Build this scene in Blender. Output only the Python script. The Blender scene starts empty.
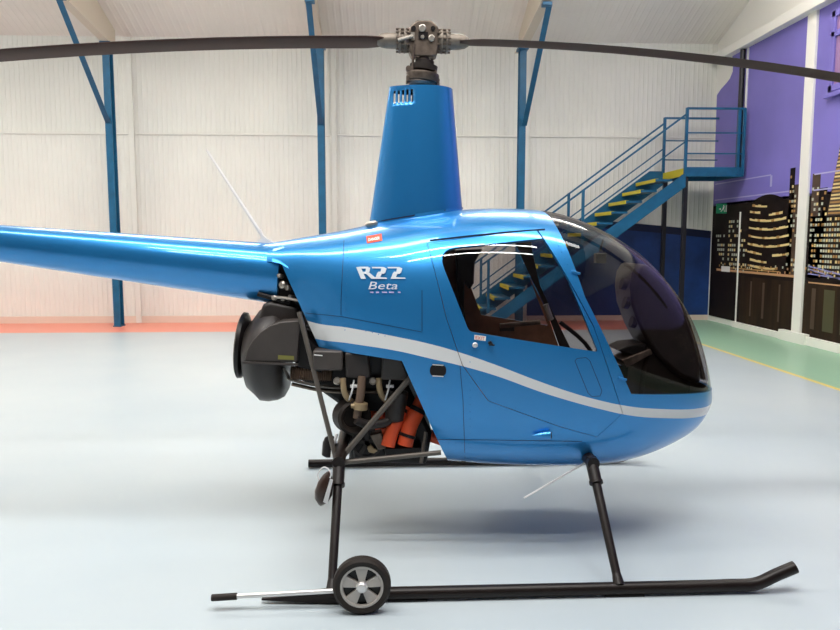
import bpy, bmesh, math, random
from mathutils import Vector, Matrix
random.seed(5)
D = bpy.data
COL = bpy.context.scene.collection
PI = math.pi

# ------------------------------------------------------------------ camera model
F = 719.0; PS = math.radians(2.6); TH = math.atan(75/719); CAM = Vector((0, -4.0, 1.556))
_f = Vector((math.sin(PS)*math.cos(TH), math.cos(PS)*math.cos(TH), -math.sin(TH)))
_r = Vector((math.cos(PS), -math.sin(PS), 0))
_u = Vector((math.sin(PS)*math.sin(TH), math.cos(PS)*math.sin(TH), math.cos(TH)))
YC = -0.10                      # centre plane of the helicopter

def at(px, py, Y=YC):
    d = _f + _r*((px-420)/F) + _u*((315-py)/F)
    return CAM + d*((Y-CAM.y)/d.y)
def atx(px, py, X):
    d = _f + _r*((px-420)/F) + _u*((315-py)/F)
    return CAM + d*((X-CAM.x)/d.x)

# ------------------------------------------------------------------ materials
def mat(name, col, rough=.5, metal=0, coat=0, spec=.5, emis=None, alpha=None, coat_rough=.04):
    m = D.materials.new(name); m.use_nodes = True
    b = m.node_tree.nodes['Principled BSDF']
    b.inputs['Base Color'].default_value = (*col, 1)
    b.inputs['Roughness'].default_value = rough
    b.inputs['Metallic'].default_value = metal
    b.inputs['Coat Weight'].default_value = coat
    b.inputs['Coat Roughness'].default_value = coat_rough
    b.inputs['Specular IOR Level'].default_value = spec
    if emis:
        b.inputs['Emission Color'].default_value = (*emis[0], 1); b.inputs['Emission Strength'].default_value = emis[1]
    return m

def vary(m, scale=4, amt=.1, rscale=None, stretch=(1, 1, 1), bump=0):
    """break up the base colour with soft noise"""
    nt = m.node_tree; b = nt.nodes['Principled BSDF']
    tc = nt.nodes.new('ShaderNodeTexCoord'); mp = nt.nodes.new('ShaderNodeMapping'); mp.inputs['Scale'].default_value = stretch
    nz = nt.nodes.new('ShaderNodeTexNoise'); nz.inputs['Scale'].default_value = scale; nz.inputs['Detail'].default_value = 4
    nt.links.new(tc.outputs['Object'], mp.inputs['Vector']); nt.links.new(mp.outputs[0], nz.inputs['Vector'])
    mr = nt.nodes.new('ShaderNodeMapRange'); mr.inputs['To Min'].default_value = 1-amt; mr.inputs['To Max'].default_value = 1+amt
    mr.inputs['From Min'].default_value = .3; mr.inputs['From Max'].default_value = .7
    nt.links.new(nz.outputs['Fac'], mr.inputs['Value'])
    src = b.inputs['Base Color']
    mx = nt.nodes.new('ShaderNodeVectorMath'); mx.operation = 'SCALE'
    if src.is_linked: nt.links.new(src.links[0].from_socket, mx.inputs[0])
    else: mx.inputs[0].default_value = src.default_value[:3]
    nt.links.new(mr.outputs[0], mx.inputs['Scale']); nt.links.new(mx.outputs[0], src)
    if bump:
        bp = nt.nodes.new('ShaderNodeBump'); bp.inputs['Strength'].default_value = bump; bp.inputs['Distance'].default_value = .01
        nt.links.new(nz.outputs['Fac'], bp.inputs['Height']); nt.links.new(bp.outputs[0], b.inputs['Normal'])
    return m

M = {}
M['wall'] = vary(mat('cream_sheeting', (.80, .79, .74), .6), .7, .04)
M['ceil'] = vary(mat('ceiling_sheeting', (.85, .805, .75), .65), .8, .04)
M['white'] = mat('white_paint', (.86, .85, .80), .5)
M['beige'] = mat('beige_paint', (.70, .62, .51), .5)
M['pink'] = mat('pinkish_plinth', (.76, .62, .53), .5)
M['steel_blue'] = vary(mat('blue_gloss_steel', (.008, .105, .22), .4), 6, .15)
M['dark_blue_wall'] = vary(mat('dark_blue_wall_paint', (.012, .045, .19), .45), 3, .25)
M['navy'] = mat('navy_band', (.006, .012, .05), .45)
M['dark_steel'] = mat('dark_steel', (.012, .012, .018), .4)
M['yellow'] = mat('yellow_nosing', (.62, .52, .02), .55)
M['purple'] = vary(mat('violet_print', (.19, .16, .52), .45), .6, .14)
M['lilac'] = mat('lilac_line', (.42, .40, .66), .5)
M['night'] = vary(mat('night_print', (.010, .005, .004), .6, spec=.2), 4, .3)
M['nightwater'] = vary(mat('river_print', (.026, .014, .007), .6, spec=.2), 2.5, .5, stretch=(1, 2.5, .3))
M['amber'] = mat('amber_print', (.75, .58, .26), .5)
M['palelit'] = mat('pale_window_print', (.48, .50, .40), .5)
M['brownlit'] = mat('brown_building_print', (.07, .04, .025), .5)
M['goldlit'] = mat('gold_light_print', (.40, .22, .07), .5)
M['greenish'] = mat('green_reflection_print', (.07, .065, .03), .4)
M['streak'] = mat('light_trail_print', (.55, .30, .15), .5)
M['bluestreak'] = mat('blue_trail_print', (.25, .25, .55), .5)
M['black'] = mat('satin_black', (.010, .008, .008), .38, spec=.3)
M['skidblack'] = vary(mat('black_skid_paint', (.010, .006, .005), .38, spec=.3), 20, .2)
M['rubber'] = mat('rubber', (.022, .016, .013), .6, spec=.3)
M['darkgrey'] = vary(mat('charcoal_shroud', (.030, .024, .022), .4, spec=.4), 10, .15)
M['shroud'] = vary(mat('brown_grey_shroud', (.055, .045, .040), .42), 8, .15)
M['tubegrey'] = mat('grey_frame_tube', (.12, .105, .09), .4, .3)
M['metal'] = mat('bare_metal', (.45, .41, .36), .35, .8)
M['metal_dark'] = vary(mat('stained_metal', (.16, .125, .10), .42, .7), 30, .3)
M['grip'] = vary(mat('grey_casting', (.20, .17, .14), .5, .5), 25, .25)
M['alu'] = mat('aluminium', (.80, .78, .76), .35, .6)
M['bladebrown'] = vary(mat('dark_brown_blade', (.045, .020, .014), .5, spec=.12), 6, .12)
M['tan'] = mat('tan_pipe', (.34, .25, .14), .45, .3)
M['corr'] = mat('brown_duct', (.14, .09, .06), .5)
M['orange'] = mat('orange_hose', (.80, .10, .03), .45)
M['brown_trim'] = vary(mat('brown_trim', (.27, .125, .065), .5), 20, .15)
M['carpet'] = mat('black_carpet', (.010, .009, .009), .8)
M['redsticker'] = mat('red_sticker', (.80, .09, .04), .4)
M['whitesticker'] = mat('white_sticker', (.85, .83, .80), .4)
M['green'] = mat('exit_green', (.02, .30, .14), .5)
M['yellowtext'] = mat('yellow_text', (.20, .19, .04), .5)
M['seam'] = mat('panel_gap', (.006, .02, .06), .5)
M['rim'] = mat('grey_rim', (.48, .44, .40), .45, .1)
M['antenna'] = mat('pale_antenna_rod', (.85, .84, .82), .5)
M['letter'] = mat('silver_lettering', (.60, .66, .72), .4)
M['rope'] = mat('white_cord', (.75, .75, .74), .7)
M['console'] = vary(mat('dark_console', (.022, .014, .012), .4), 12, .3)
M['liner'] = mat('dark_liner', (.020, .013, .010), .6)
M['headliner'] = mat('cream_headliner', (.60, .56, .50), .7)

# blue paint, and the same paint with the white side stripe
def paint(name, stripe=None):
    m = mat(name, (.024, .245, .60), .30, .62, .8, .4)
    nt = m.node_tree; b = nt.nodes['Principled BSDF']
    if stripe:
        up, lo, x0, x1 = stripe
        tc = nt.nodes.new('ShaderNodeTexCoord'); sp = nt.nodes.new('ShaderNodeSeparateXYZ')
        nt.links.new(tc.outputs['Object'], sp.inputs[0])
        mr = nt.nodes.new('ShaderNodeMapRange'); mr.inputs['From Min'].default_value = x0; mr.inputs['From Max'].default_value = x1
        nt.links.new(sp.outputs['X'], mr.inputs['Value'])
        outs = []
        for pts in (up, lo):
            fc = nt.nodes.new('ShaderNodeFloatCurve'); cv = fc.mapping.curves[0]
            pp = [((p.x-x0)/(x1-x0), p.z/2) for p in pts]
            cv.points[0].location = pp[0]; cv.points[1].location = pp[-1]
            for q in pp[1:-1]: cv.points.new(*q)
            fc.mapping.update()
            nt.links.new(mr.outputs[0], fc.inputs['Value']); outs.append(fc.outputs[0])
        h = nt.nodes.new('ShaderNodeMath'); h.operation = 'MULTIPLY'; h.inputs[1].default_value = .5
        nt.links.new(sp.outputs['Z'], h.inputs[0])
        a = nt.nodes.new('ShaderNodeMath'); a.operation = 'LESS_THAN'; nt.links.new(h.outputs[0], a.inputs[0]); nt.links.new(outs[0], a.inputs[1])
        c = nt.nodes.new('ShaderNodeMath'); c.operation = 'GREATER_THAN'; nt.links.new(h.outputs[0], c.inputs[0]); nt.links.new(outs[1], c.inputs[1])
        mu = nt.nodes.new('ShaderNodeMath'); mu.operation = 'MULTIPLY'; nt.links.new(a.outputs[0], mu.inputs[0]); nt.links.new(c.outputs[0], mu.inputs[1])
        mx = nt.nodes.new('ShaderNodeMix'); mx.data_type = 'RGBA'
        nt.links.new(mu.outputs[0], mx.inputs['Factor'])
        mx.inputs['A'].default_value = b.inputs['Base Color'].default_value; mx.inputs['B'].default_value = (.74, .75, .75, 1)
        nt.links.new(mx.outputs['Result'], b.inputs['Base Color'])
        inv = nt.nodes.new('ShaderNodeMath'); inv.operation = 'MULTIPLY_ADD'; inv.inputs[1].default_value = -.55; inv.inputs[2].default_value = .55
        nt.links.new(mu.outputs[0], inv.inputs[0]); nt.links.new(inv.outputs[0], b.inputs['Metallic'])
    return m
M['blue'] = paint('blue_pearl_paint')

def glass(name, tint, extra=1.6, haze=0.0):
    m = D.materials.new(name); m.use_nodes = True; nt = m.node_tree; nt.nodes.clear()
    o = nt.nodes.new('ShaderNodeOutputMaterial'); t = nt.nodes.new('ShaderNodeBsdfTransparent'); g = nt.nodes.new('ShaderNodeBsdfGlossy')
    t.inputs[0].default_value = (*tint, 1); g.inputs['Roughness'].default_value = 0; g.inputs[0].default_value = (1, 1, 1, 1)
    ge = nt.nodes.new('ShaderNodeNewGeometry'); dp = nt.nodes.new('ShaderNodeVectorMath'); dp.operation = 'DOT_PRODUCT'
    nt.links.new(ge.outputs['Normal'], dp.inputs[0]); nt.links.new(ge.outputs['Incoming'], dp.inputs[1])
    def mth(op, a, b_=None, c_=None):
        n = nt.nodes.new('ShaderNodeMath'); n.operation = op
        for k, v in enumerate((a, b_, c_)):
            if v is None: continue
            if isinstance(v, (int, float)): n.inputs[k].default_value = v
            else: nt.links.new(v, n.inputs[k])
        return n.outputs[0]
    c5 = mth('POWER', mth('SUBTRACT', 1.0, mth('ABSOLUTE', dp.outputs['Value'])), 5.0)
    mu = nt.nodes.new('ShaderNodeMath'); mu.operation = 'MULTIPLY_ADD'; mu.inputs[1].default_value = .96*extra; mu.inputs[2].default_value = .04*extra; mu.use_clamp = True
    nt.links.new(c5, mu.inputs[0])
    mx = nt.nodes.new('ShaderNodeMixShader'); nt.links.new(mu.outputs[0], mx.inputs[0])
    nt.links.new(t.outputs[0], mx.inputs[1]); nt.links.new(g.outputs[0], mx.inputs[2]); nt.links.new(mx.outputs[0], o.inputs[0])
    return m
M['glass'] = glass('tinted_window', (.66, .64, .64), .8)
M['bubble'] = glass('tinted_bubble', (.60, .57, .57), .65)
M['pane'] = mat('lilac_reflection_pane', (.32, .19, .36), .15)  # lilac reflection painted in as the opaque pane colour

# ------------------------------------------------------------------ mesh builder
class MB:
    def __init__(s): s.v = []; s.f = []; s.m = []
    def add(s, vs, fs, mi=0):
        o = len(s.v); s.v += [Vector(v) for v in vs]; s.f += [tuple(i+o for i in f) for f in fs]; s.m += [mi]*len(fs); return s
    def box(s, a, b, mi=0):
        x0, y0, z0 = [min(a[i], b[i]) for i in range(3)]; x1, y1, z1 = [max(a[i], b[i]) for i in range(3)]
        return s.add([(x0,y0,z0),(x1,y0,z0),(x1,y1,z0),(x0,y1,z0),(x0,y0,z1),(x1,y0,z1),(x1,y1,z1),(x0,y1,z1)],
                     [(0,3,2,1),(4,5,6,7),(0,1,5,4),(1,2,6,5),(2,3,7,6),(3,0,4,7)], mi)
    def bar(s, p, q, w, h, mi=0, up=Vector((0, 0, 1))):
        p = Vector(p); q = Vector(q); d = (q-p).normalized(); a = d.cross(up)
        if a.length < 1e-3: a = Vector((0, 1, 0)) if abs(d.y) < .9 else Vector((1, 0, 0))
        a.normalize(); b = a.cross(d).normalized(); vs = []
        for c in (p, q):
            for i, j in ((-1, -1), (1, -1), (1, 1), (-1, 1)): vs.append(c + a*(i*w/2) + b*(j*h/2))
        return s.add(vs, [(3,2,1,0),(4,5,6,7),(0,1,5,4),(1,2,6,5),(2,3,7,6),(3,0,4,7)], mi)
    def tube(s, pts, r, n=14, mi=0, caps=True, smooth_path=0):
        pts = [Vector(p) for p in pts]
        if smooth_path:
            rr = r if isinstance(r, (list, tuple)) else [r]*len(pts)
            q = []; r2 = []
            for i in range(len(pts)-1):
                p0 = pts[max(i-1, 0)]; p1 = pts[i]; p2 = pts[i+1]; p3 = pts[min(i+2, len(pts)-1)]
                for k in range(smooth_path):
                    t = k/smooth_path
                    q.append(.5*((2*p1) + (p2-p0)*t + (2*p0-5*p1+4*p2-p3)*t*t + (3*p1-p0-3*p2+p3)*t**3)); r2.append(rr[i]*(1-t)+rr[i+1]*t)
            q.append(pts[-1]); r2.append(rr[-1]); pts = q; r = r2
        R = r if isinstance(r, (list, tuple)) else [r]*len(pts)
        rings = []; prev = None
        for i, p in enumerate(pts):
            d = (pts[min(i+1, len(pts)-1)] - pts[max(i-1, 0)]).normalized()
            if prev is None:
                a = d.orthogonal().normalized()
            else:
                a = (prev - d*prev.dot(d)).normalized()
            prev = a; b = d.cross(a)
            rings.append([p + (a*math.cos(2*PI*k/n) + b*math.sin(2*PI*k/n))*R[i] for k in range(n)])
        return s.loft(rings, mi, caps)
    def loft(s, rings, mi=0, caps=True, closed=True):
        n = len(rings[0]); vs = [v for r in rings for v in r]; fs = []
        for i in range(len(rings)-1):
            for k in range(n if closed else n-1):
                k2 = (k+1) % n; fs.append((i*n+k, i*n+k2, (i+1)*n+k2, (i+1)*n+k))
        if caps: fs.append(tuple(range(n-1, -1, -1))); fs.append(tuple((len(rings)-1)*n+k for k in range(n)))
        return s.add(vs, fs, mi)
    def lathe(s, c, axis, prof, n=32, mi=0, caps=True):
        """prof: list of (along, radius)"""
        c = Vector(c); d = Vector(axis).normalized(); a = d.orthogonal().normalized(); b = d.cross(a)
        return s.loft([[c + d*t + (a*math.cos(2*PI*k/n)+b*math.sin(2*PI*k/n))*max(r, .0004) for k in range(n)] for t, r in prof], mi, caps)
    def prism(s, poly, y0, y1, mi=0):
        """poly: (x,z) list extruded along y"""
        n = len(poly); vs = [(x, y0, z) for x, z in poly] + [(x, y1, z) for x, z in poly]
        fs = [tuple(range(n)), tuple(range(2*n-1, n-1, -1))] + [(i, i+n, (i+1) % n + n, (i+1) % n) for i in range(n)]
        return s.add(vs, fs, mi)
    def build(s, name, mats, parent=None, smooth=True, bevel=0, angle=35, bseg=2):
        me = D.meshes.new(name); me.from_pydata([tuple(v) for v in s.v], [], s.f)
        if not isinstance(mats, (list, tuple)): mats = [mats]
        for m in mats: me.materials.append(m)
        me.polygons.foreach_set('material_index', s.m)
        bm = bmesh.new(); bm.from_mesh(me); bmesh.ops.recalc_face_normals(bm, faces=bm.faces); bm.to_mesh(me); bm.free()
        if smooth:
            me.shade_smooth(); me.set_sharp_from_angle(angle=math.radians(angle))
        o = D.objects.new(name, me); COL.objects.link(o)
        if parent: o.parent = parent
        if bevel:
            md = o.modifiers.new('bevel', 'BEVEL'); md.width = bevel; md.segments = bseg; md.limit_method = 'ANGLE'; md.angle_limit = math.radians(40)
        return o

def empty(name, loc=(0, 0, 0)):
    o = D.objects.new(name, None); COL.objects.link(o); o.location = loc; o.empty_display_size = .1; return o
def keep(o, parent):
    """parent a world-space child under an empty that stands at its own base"""
    o.parent = parent; o.matrix_parent_inverse = Matrix.Translation(-Vector(parent.location)); return o
def tag(o, label=None, cat=None, group=None, kind=None):
    if label: o['label'] = label
    if cat: o['category'] = cat
    if group: o['group'] = group
    if kind: o['kind'] = kind
    return o

# ================================================================== THE HALL
YW = 9.75; XR = 6.26; XL = -13.0; ZE = 5.25; SL = .36; YF = -9.75
# --- floor
fm = mat('painted_floor', (.55, .62, .66), .33, spec=.3)
nt = fm.node_tree; b = nt.nodes['Principled BSDF']
tc = nt.nodes.new('ShaderNodeTexCoord'); sp = nt.nodes.new('ShaderNodeSeparateXYZ'); nt.links.new(tc.outputs['Object'], sp.inputs[0])
def cmp(sock, op, val):
    n = nt.nodes.new('ShaderNodeMath'); n.operation = op; n.inputs[1].default_value = val; nt.links.new(sock, n.inputs[0]); return n.outputs[0]
def mul(a, c):
    n = nt.nodes.new('ShaderNodeMath'); n.operation = 'MULTIPLY'; nt.links.new(a, n.inputs[0]); nt.links.new(c, n.inputs[1]); return n.outputs[0]
def mixc(base, colr, fac):
    n = nt.nodes.new('ShaderNodeMix'); n.data_type = 'RGBA'; nt.links.new(fac, n.inputs['Factor'])
    if isinstance(base, tuple): n.inputs['A'].default_value = (*base, 1)
    else: nt.links.new(base, n.inputs['A'])
    n.inputs['B'].default_value = (*colr, 1); return n.outputs['Result']
nz = nt.nodes.new('ShaderNodeTexNoise'); nz.inputs['Scale'].default_value = .55; nz.inputs['Detail'].default_value = 5; nt.links.new(tc.outputs['Object'], nz.inputs['Vector'])
mr = nt.nodes.new('ShaderNodeMapRange'); mr.inputs['From Min'].default_value = .35; mr.inputs['From Max'].default_value = .65; nt.links.new(nz.outputs['Fac'], mr.inputs['Value'])
c0 = nt.nodes.new('ShaderNodeMix'); c0.data_type = 'RGBA'; nt.links.new(mr.outputs[0], c0.inputs['Factor'])
c0.inputs['A'].default_value = (.41, .48, .525, 1); c0.inputs['B'].default_value = (.465, .525, .555, 1)
X, Y = sp.outputs['X'], sp.outputs['Y']
c1 = mixc(c0.outputs['Result'], (.78, .26, .18), mul(cmp(Y, 'GREATER_THAN', 8.3), cmp(X, 'LESS_THAN', 4.68)))
c2 = mixc(c1, (.30, .50, .36), cmp(X, 'GREATER_THAN', 4.70))
c3 = mixc(c2, (.75, .60, .16), mul(mul(cmp(X, 'GREATER_THAN', 4.68), cmp(X, 'LESS_THAN', 4.75)), cmp(Y, 'LESS_THAN', 8.6)))
nt.links.new(c3, b.inputs['Base Color'])
n2 = nt.nodes.new('ShaderNodeTexNoise'); n2.inputs['Scale'].default_value = 1.1; n2.inputs['Detail'].default_value = 3; nt.links.new(tc.outputs['Object'], n2.inputs['Vector'])
bp = nt.nodes.new('ShaderNodeBump'); bp.inputs['Strength'].default_value = .25; bp.inputs['Distance'].default_value = .02; nt.links.new(n2.outputs['Fac'], bp.inputs['Height']); nt.links.new(bp.outputs[0], b.inputs['Normal'])
fl = MB().box((XL-.2, YF-6, -.15), (XR+.3, YW+.25, 0)).build('floor', fm, smooth=False); tag(fl, kind='structure')

# --- back wall: ribbed sheets in two tiers with a lap rail
def ribbed(x0, x1, pt, pitch=.088, depth=.005, mb=None, axis='x'):
    """pt(x, d) -> (lower point, upper point)"""
    vs = []; fs = []; x = x0; k = 0
    while x < x1:
        for fx, d in ((0, 0), (.60, 0), (.70, depth), (.90, depth)):
            p, q = pt(min(x+fx*pitch, x1), d); vs += [p, q]
        x += pitch
    for i in range(len(vs)//2-1): fs.append((2*i, 2*i+2, 2*i+3, 2*i+1))
    mb.add(vs, fs)
w = MB()
ribbed(XL, XR, lambda x, d: ((x, YW-d, 0.0), (x, YW-d, 3.50)), mb=w)
ribbed(XL, XR, lambda x, d: ((x, YW+.03-d, 3.50), (x, YW+.03-d, ZE+.1)), mb=w)
w.box((XL, YW+.06, 0), (XR+.2, YW+.2, ZE+.3))
wb = w.build('wall_back', M['wall'], smooth=False); tag(wb, kind='structure')
t = MB().box((XL, YW-.028, 3.485), (XR, YW+.03, 3.515)).build('trim_1', M['wall'], smooth=False, bevel=.006); tag(t, kind='structure')
t = MB().box((XL, YW-.05, 0), (2.5, YW-.016, .13)).build('baseboard_back', M['pink'], smooth=False); tag(t, kind='structure')
# painted dark blue area with a navy upper band, right of the third column
def top_z(x): u = (x-2.45)/(XR-2.45); return 2.02 + .06*math.sin(u*2.2) - .34*u
bl = MB(); n = 24
for i in range(n):
    xa = 2.45+(XR-2.45)*i/n; xb = 2.45+(XR-2.45)*(i+1)/n; y = YW-.02
    bl.add([(xa,y,.10),(xb,y,.10),(xb,y,top_z(xb)-.14),(xa,y,top_z(xa)-.14)], [(0,1,2,3)], 0)
    bl.add([(xa,y,top_z(xa)-.14),(xb,y,top_z(xb)-.14),(xb,y,top_z(xb)),(xa,y,top_z(xa))], [(0,1,2,3)], 1)
bl.box((2.45, YW-.02, 0), (XR, YW-.012, .10), 2)
t = bl.build('trim_2', [M['dark_blue_wall'], M['navy'], M['pink']], smooth=False); tag(t, kind='structure')

# --- ceiling (ribbed, rising towards the ridge) and the other slope
c = MB(); YR = 0.0; ZR = ZE+SL*(YW-YR)
ribbed(XL, XR+.1, lambda x, d: ((x, YW+.1, ZE-SL*.1-d), (x, YR, ZR-d)), pitch=.12, mb=c)
c.add([(XL, YR, ZR), (XR, YR, ZR), (XR, YF, ZE), (XL, YF, ZE)], [(0, 1, 2, 3)], 1)
ce = c.build('ceiling', [M['ceil'], mat('unlit_grey_ceiling_slope', (.16, .15, .15), .7)], smooth=False); tag(ce, kind='structure')  # unseen slope coloured dark as if unlit, to dim the glass reflections
# --- right wall and left wall
r = MB()
r.add([(XR,YF,0),(XR,YW+.2,0),(XR,YW+.2,ZE),(XR,YR,ZR+.1),(XR,YF,ZE)], [(0,1,2,3,4)])
r.add([(XR+.15,YF,0),(XR+.15,YW+.2,0),(XR+.15,YW+.2,ZE),(XR+.15,YR,ZR+.1),(XR+.15,YF,ZE)], [(4,3,2,1,0)])
wr = r.build('wall_right', M['white'], smooth=False); tag(wr, kind='structure')
r = MB().add([(XL,YF,0),(XL,YW+.2,0),(XL,YW+.2,ZE),(XL,YR,ZR+.1),(XL,YF,ZE)], [(4,3,2,1,0)])
wl = r.build('wall_left', M['wall'], smooth=False); tag(wl, kind='structure')
r = MB().box((XL, YF-.2, 0), (XR+.15, YF, ZE+.1)); wf_ = r.build('wall_front', mat('grey_front_wall', (.07, .07, .08), .7), smooth=False); tag(wf_, kind='structure')
# white beam casing above the mural, post and kerb on the right wall
t = MB().box((XR-.16, YF, 4.86), (XR-.001, YW-.03, 5.02)).build('trim_3', M['white'], smooth=False, bevel=.01); tag(t, kind='structure')
t = MB().box((XR-.05, 6.50, 0), (XR-.001, 6.73, 4.86)).build('trim_4', M['white'], smooth=False, bevel=.006); tag(t, kind='structure')
k = MB(); k.box((XR-.06, 6.62, 0), (XR-.001, 8.62, .10)); k.box((XR-.10, 6.30, 0), (XR-.001, 7.0, .16)); k.box((XR-.06, YF+4, 0), (XR-.001, 6.4, .13))
t = k.build('baseboard_right', M['white'], smooth=False, bevel=.006); tag(t, kind='structure')
k = MB().box((XR-.03, 8.545, .04), (XR-.001, 8.57, 2.05)).box((XR-.04, 8.71, 2.75), (XR-.001, 8.76, 4.85)).box((XR-.04, 8.52, 2.75), (XR-.001, 8.545, 4.85))
t = k.build('trim_5', M['white'], smooth=False); tag(t, kind='structure')
t = MB().tube([(XR-.07, 8.63, 2.75), (XR-.07, 8.63, 4.85)], .045, 10).build('trim_6', M['dark_steel']); tag(t, kind='structure')

# --- printed mural on the right wall: violet sky over a city at night
def mpt(px, py, d): q = atx(px, py, XR-.012-d); return (XR-.012-d, q.y, q.z)
mu = MB()
MX = [M['purple'], M['night'], M['nightwater'], M['amber'], M['palelit'], M['brownlit'], M['streak'], M['bluestreak'], M['lilac'], M['goldlit'], M['greenish']]
def poly(pts, mi, d=0.0): mu.add([mpt(x, y, d) for x, y in pts], [tuple(range(len(pts)))], mi)
def yz(y0, z0, y1, z1, mi, d): xx = XR-.012-d; mu.add([(xx,y0,z0),(xx,y1,z0),(xx,y1,z1),(xx,y0,z1)], [(0,1,2,3)], mi)
# sky sheet with its wavy outer edge
edge = [(9.66, 2.2), (9.70, 4.28), (9.55, 4.36), (9.35, 4.42), (9.20, 4.48), (9.10, 4.58), (9.10, 4.70), (9.14, 4.86)]
xx = XR-.012
mu.add([(xx, y, z) for y, z in edge] + [(xx, -9.6, 4.86), (xx, -9.6, 2.2)], [tuple(range(len(edge)+2))], 0)
yz(9.66, .10, -9.6, 2.24, 1, 0)                      # night ground of the print
yz(8.45, .10, -9.6, .92, 2, .001)                    # river
for z, y0, y1 in ((2.30, 9.6, 7.05), (2.60, 9.6, 7.6), (2.50, 6.4, 5.0), (2.27, 6.4, 5.0)): yz(y0, z, y1, z+.02, 8, .003)
yz(7.62, 2.60, 7.56, 2.42, 8, .003)
# left blocks with small lit windows
for (ya, yb, z1) in ((9.5, 9.05, 1.75), (9.0, 8.62, 2.0), (8.58, 8.28, 1.85)):
    yz(ya, 1.0, yb, z1, 1, .001); ncol = int((ya-yb)/.075)
    for i in range(ncol):
        for j in range(int((z1-1.1)/.085)):
            if random.random() < .62: y0 = ya-.02-i*.075; z0 = 1.10+j*.085; yz(y0, z0, y0-.055, z0+.045, 4 if random.random() < .7 else 3, .002)
# rounded building with long curved lit floors
ys, ye = 8.30, 6.92
out = [(ys+.02, 1.0)]
for i in range(17):
    a = i/16; out.append((ys - (ys-ye)*a, 1.86+.44*math.sin(PI*min(1, a*.80+.14))**.55))
out.append((ye+.0, 1.0))
mu.add([(xx-.0015, y, z) for y, z in out], [tuple(range(len(out)))], 1)
for j, (z, a0, a1) in enumerate(((2.14, .10, .45), (2.03, .05, .30), (2.0, .50, .80), (1.90, .05, .88), (1.76, .04, .93), (1.62, .04, .95), (1.48, .03, .97), (1.35, .03, .38), (1.33, .62, .97), (1.22, .1, .5), (1.12, .05, .75))):
    nseg = max(3, int((a1-a0)*16)); cz = lambda q: z-.05*math.sin(PI*q)
    for i in range(nseg):
        u = a0+(a1-a0)*i/nseg; v = a0+(a1-a0)*(i+1)/nseg; y0 = ys-(ys-ye)*u; y1 = ys-(ys-ye)*v; q = xx-.0025; h = random.choice((.030, .036, .042))
        mu.add([(q,y0,cz(u)),(q,y1,cz(v)),(q,y1,cz(v)+h),(q,y0,cz(u)+h)], [(0,1,2,3)], 3 if (i*7+j*3) % 5 else 9)
# towers each side of the post
for y0, y1, z1, mi, dens in ((7.04, 6.90, 2.66, 1, .3), (6.96, 6.62, 2.40, 5, .4), (6.44, 6.24, 2.52, 5, .45), (6.26, 6.06, 2.30, 1, .4), (6.44, 6.16, 1.90, 5, .8), (6.16, 5.60, 2.05, 1, .9), (5.6, 4.9, 1.9, 5, .8), (4.8, 3.6, 2.0, 1, .5), (3.5, 1.5, 1.8, 5, .3), (1.2, -1.0, 2.1, 1, .25)):
    yz(y0, 1.0, y1, z1, mi, .0015)
    for j in range(int((z1-1.08)/.075)):
        for i in range(max(1, int((y0-y1)/.06))):
            if random.random() < dens: a = y0-.01-i*.06; yz(a, 1.08+j*.075, a-.045, 1.12+j*.075, random.choice((4, 4, 3, 9)), .0025)
# tall pointed glass tower at the right edge of the photo
mu.add([(xx-.0028, 6.04, 1.9), (xx-.0028, 5.30, 1.9), (xx-.0028, 5.62, 3.5), (xx-.0028, 5.68, 3.5)], [(0,1,2,3)], 5)
for j in range(30):
    z = 1.92+j*.05; u = (z-1.9)/1.6; yz(6.02-.33*u, z, 5.33+.28*u, z+.024, 3 if j % 3 else 9, .0034)
# lamps along the bank, light trails, reflections in the river
yz(9.4, .98, 6.7, 1.02, 6, .003); yz(8.9, 1.04, 7.2, 1.06, 9, .003); yz(6.4, .92, 3.5, .94, 6, .003)
for i in range(60):
    a = 9.3-i*.07; zz = 1.0+random.random()*.12; yz(a, zz, a-.035, zz+.035, random.choice((3, 6, 4, 9, 9)), .0032)
for za, zb2 in ((1.12, .94), (1.05, 1.0), (1.16, 1.02)):
    mu.add([(xx-.003, 6.42, za), (xx-.003, 5.2, zb2), (xx-.003, 5.2, zb2+.02), (xx-.003, 6.42, za+.02)], [(0,1,2,3)], 7)
for a, b2, m2 in ((8.10, 8.05, 5), (7.70, 7.63, 5), (7.2, 7.15, 5), (6.30, 6.20, 5), (6.0, 5.75, 10), (5.6, 5.4, 10)): yz(a, .25, b2, .85, m2, .002)
mural = mu.build('wall_mural', MX, smooth=False)
tag(mural, 'large printed mural of a night city skyline under a violet sky on the right wall', 'mural')

# --- window in the mural wall (upper right)
wy0, wy1, wz0, wz1 = 6.12, 4.95, 3.62, 4.72
k = MB(); x0, x1 = XR-.06, XR-.013
for a in ((wy0, wz0, wy0-.09, wz1), (wy1+.09, wz0, wy1, wz1), (wy0, wz0, wy1, wz0+.09), (wy0, wz1-.09, wy1, wz1), (wy0, 4.36, wy1, 4.44)):
    k.box((x0, a[0], a[1]), (x1, a[2], a[3]))
k.box((XR-.09, wy0+.06, wz0-.08), (XR-.013, wy1-.06, wz0-.02))
wf = k.build('window_1', M['purple'], smooth=False, bevel=.008); tag(wf, kind='structure')
MB().box((XR-.03, wy0-.08, wz0+.08), (XR-.02, wy1+.08, wz1-.08)).build('window_pane', M['pane'], wf, smooth=False)

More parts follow.
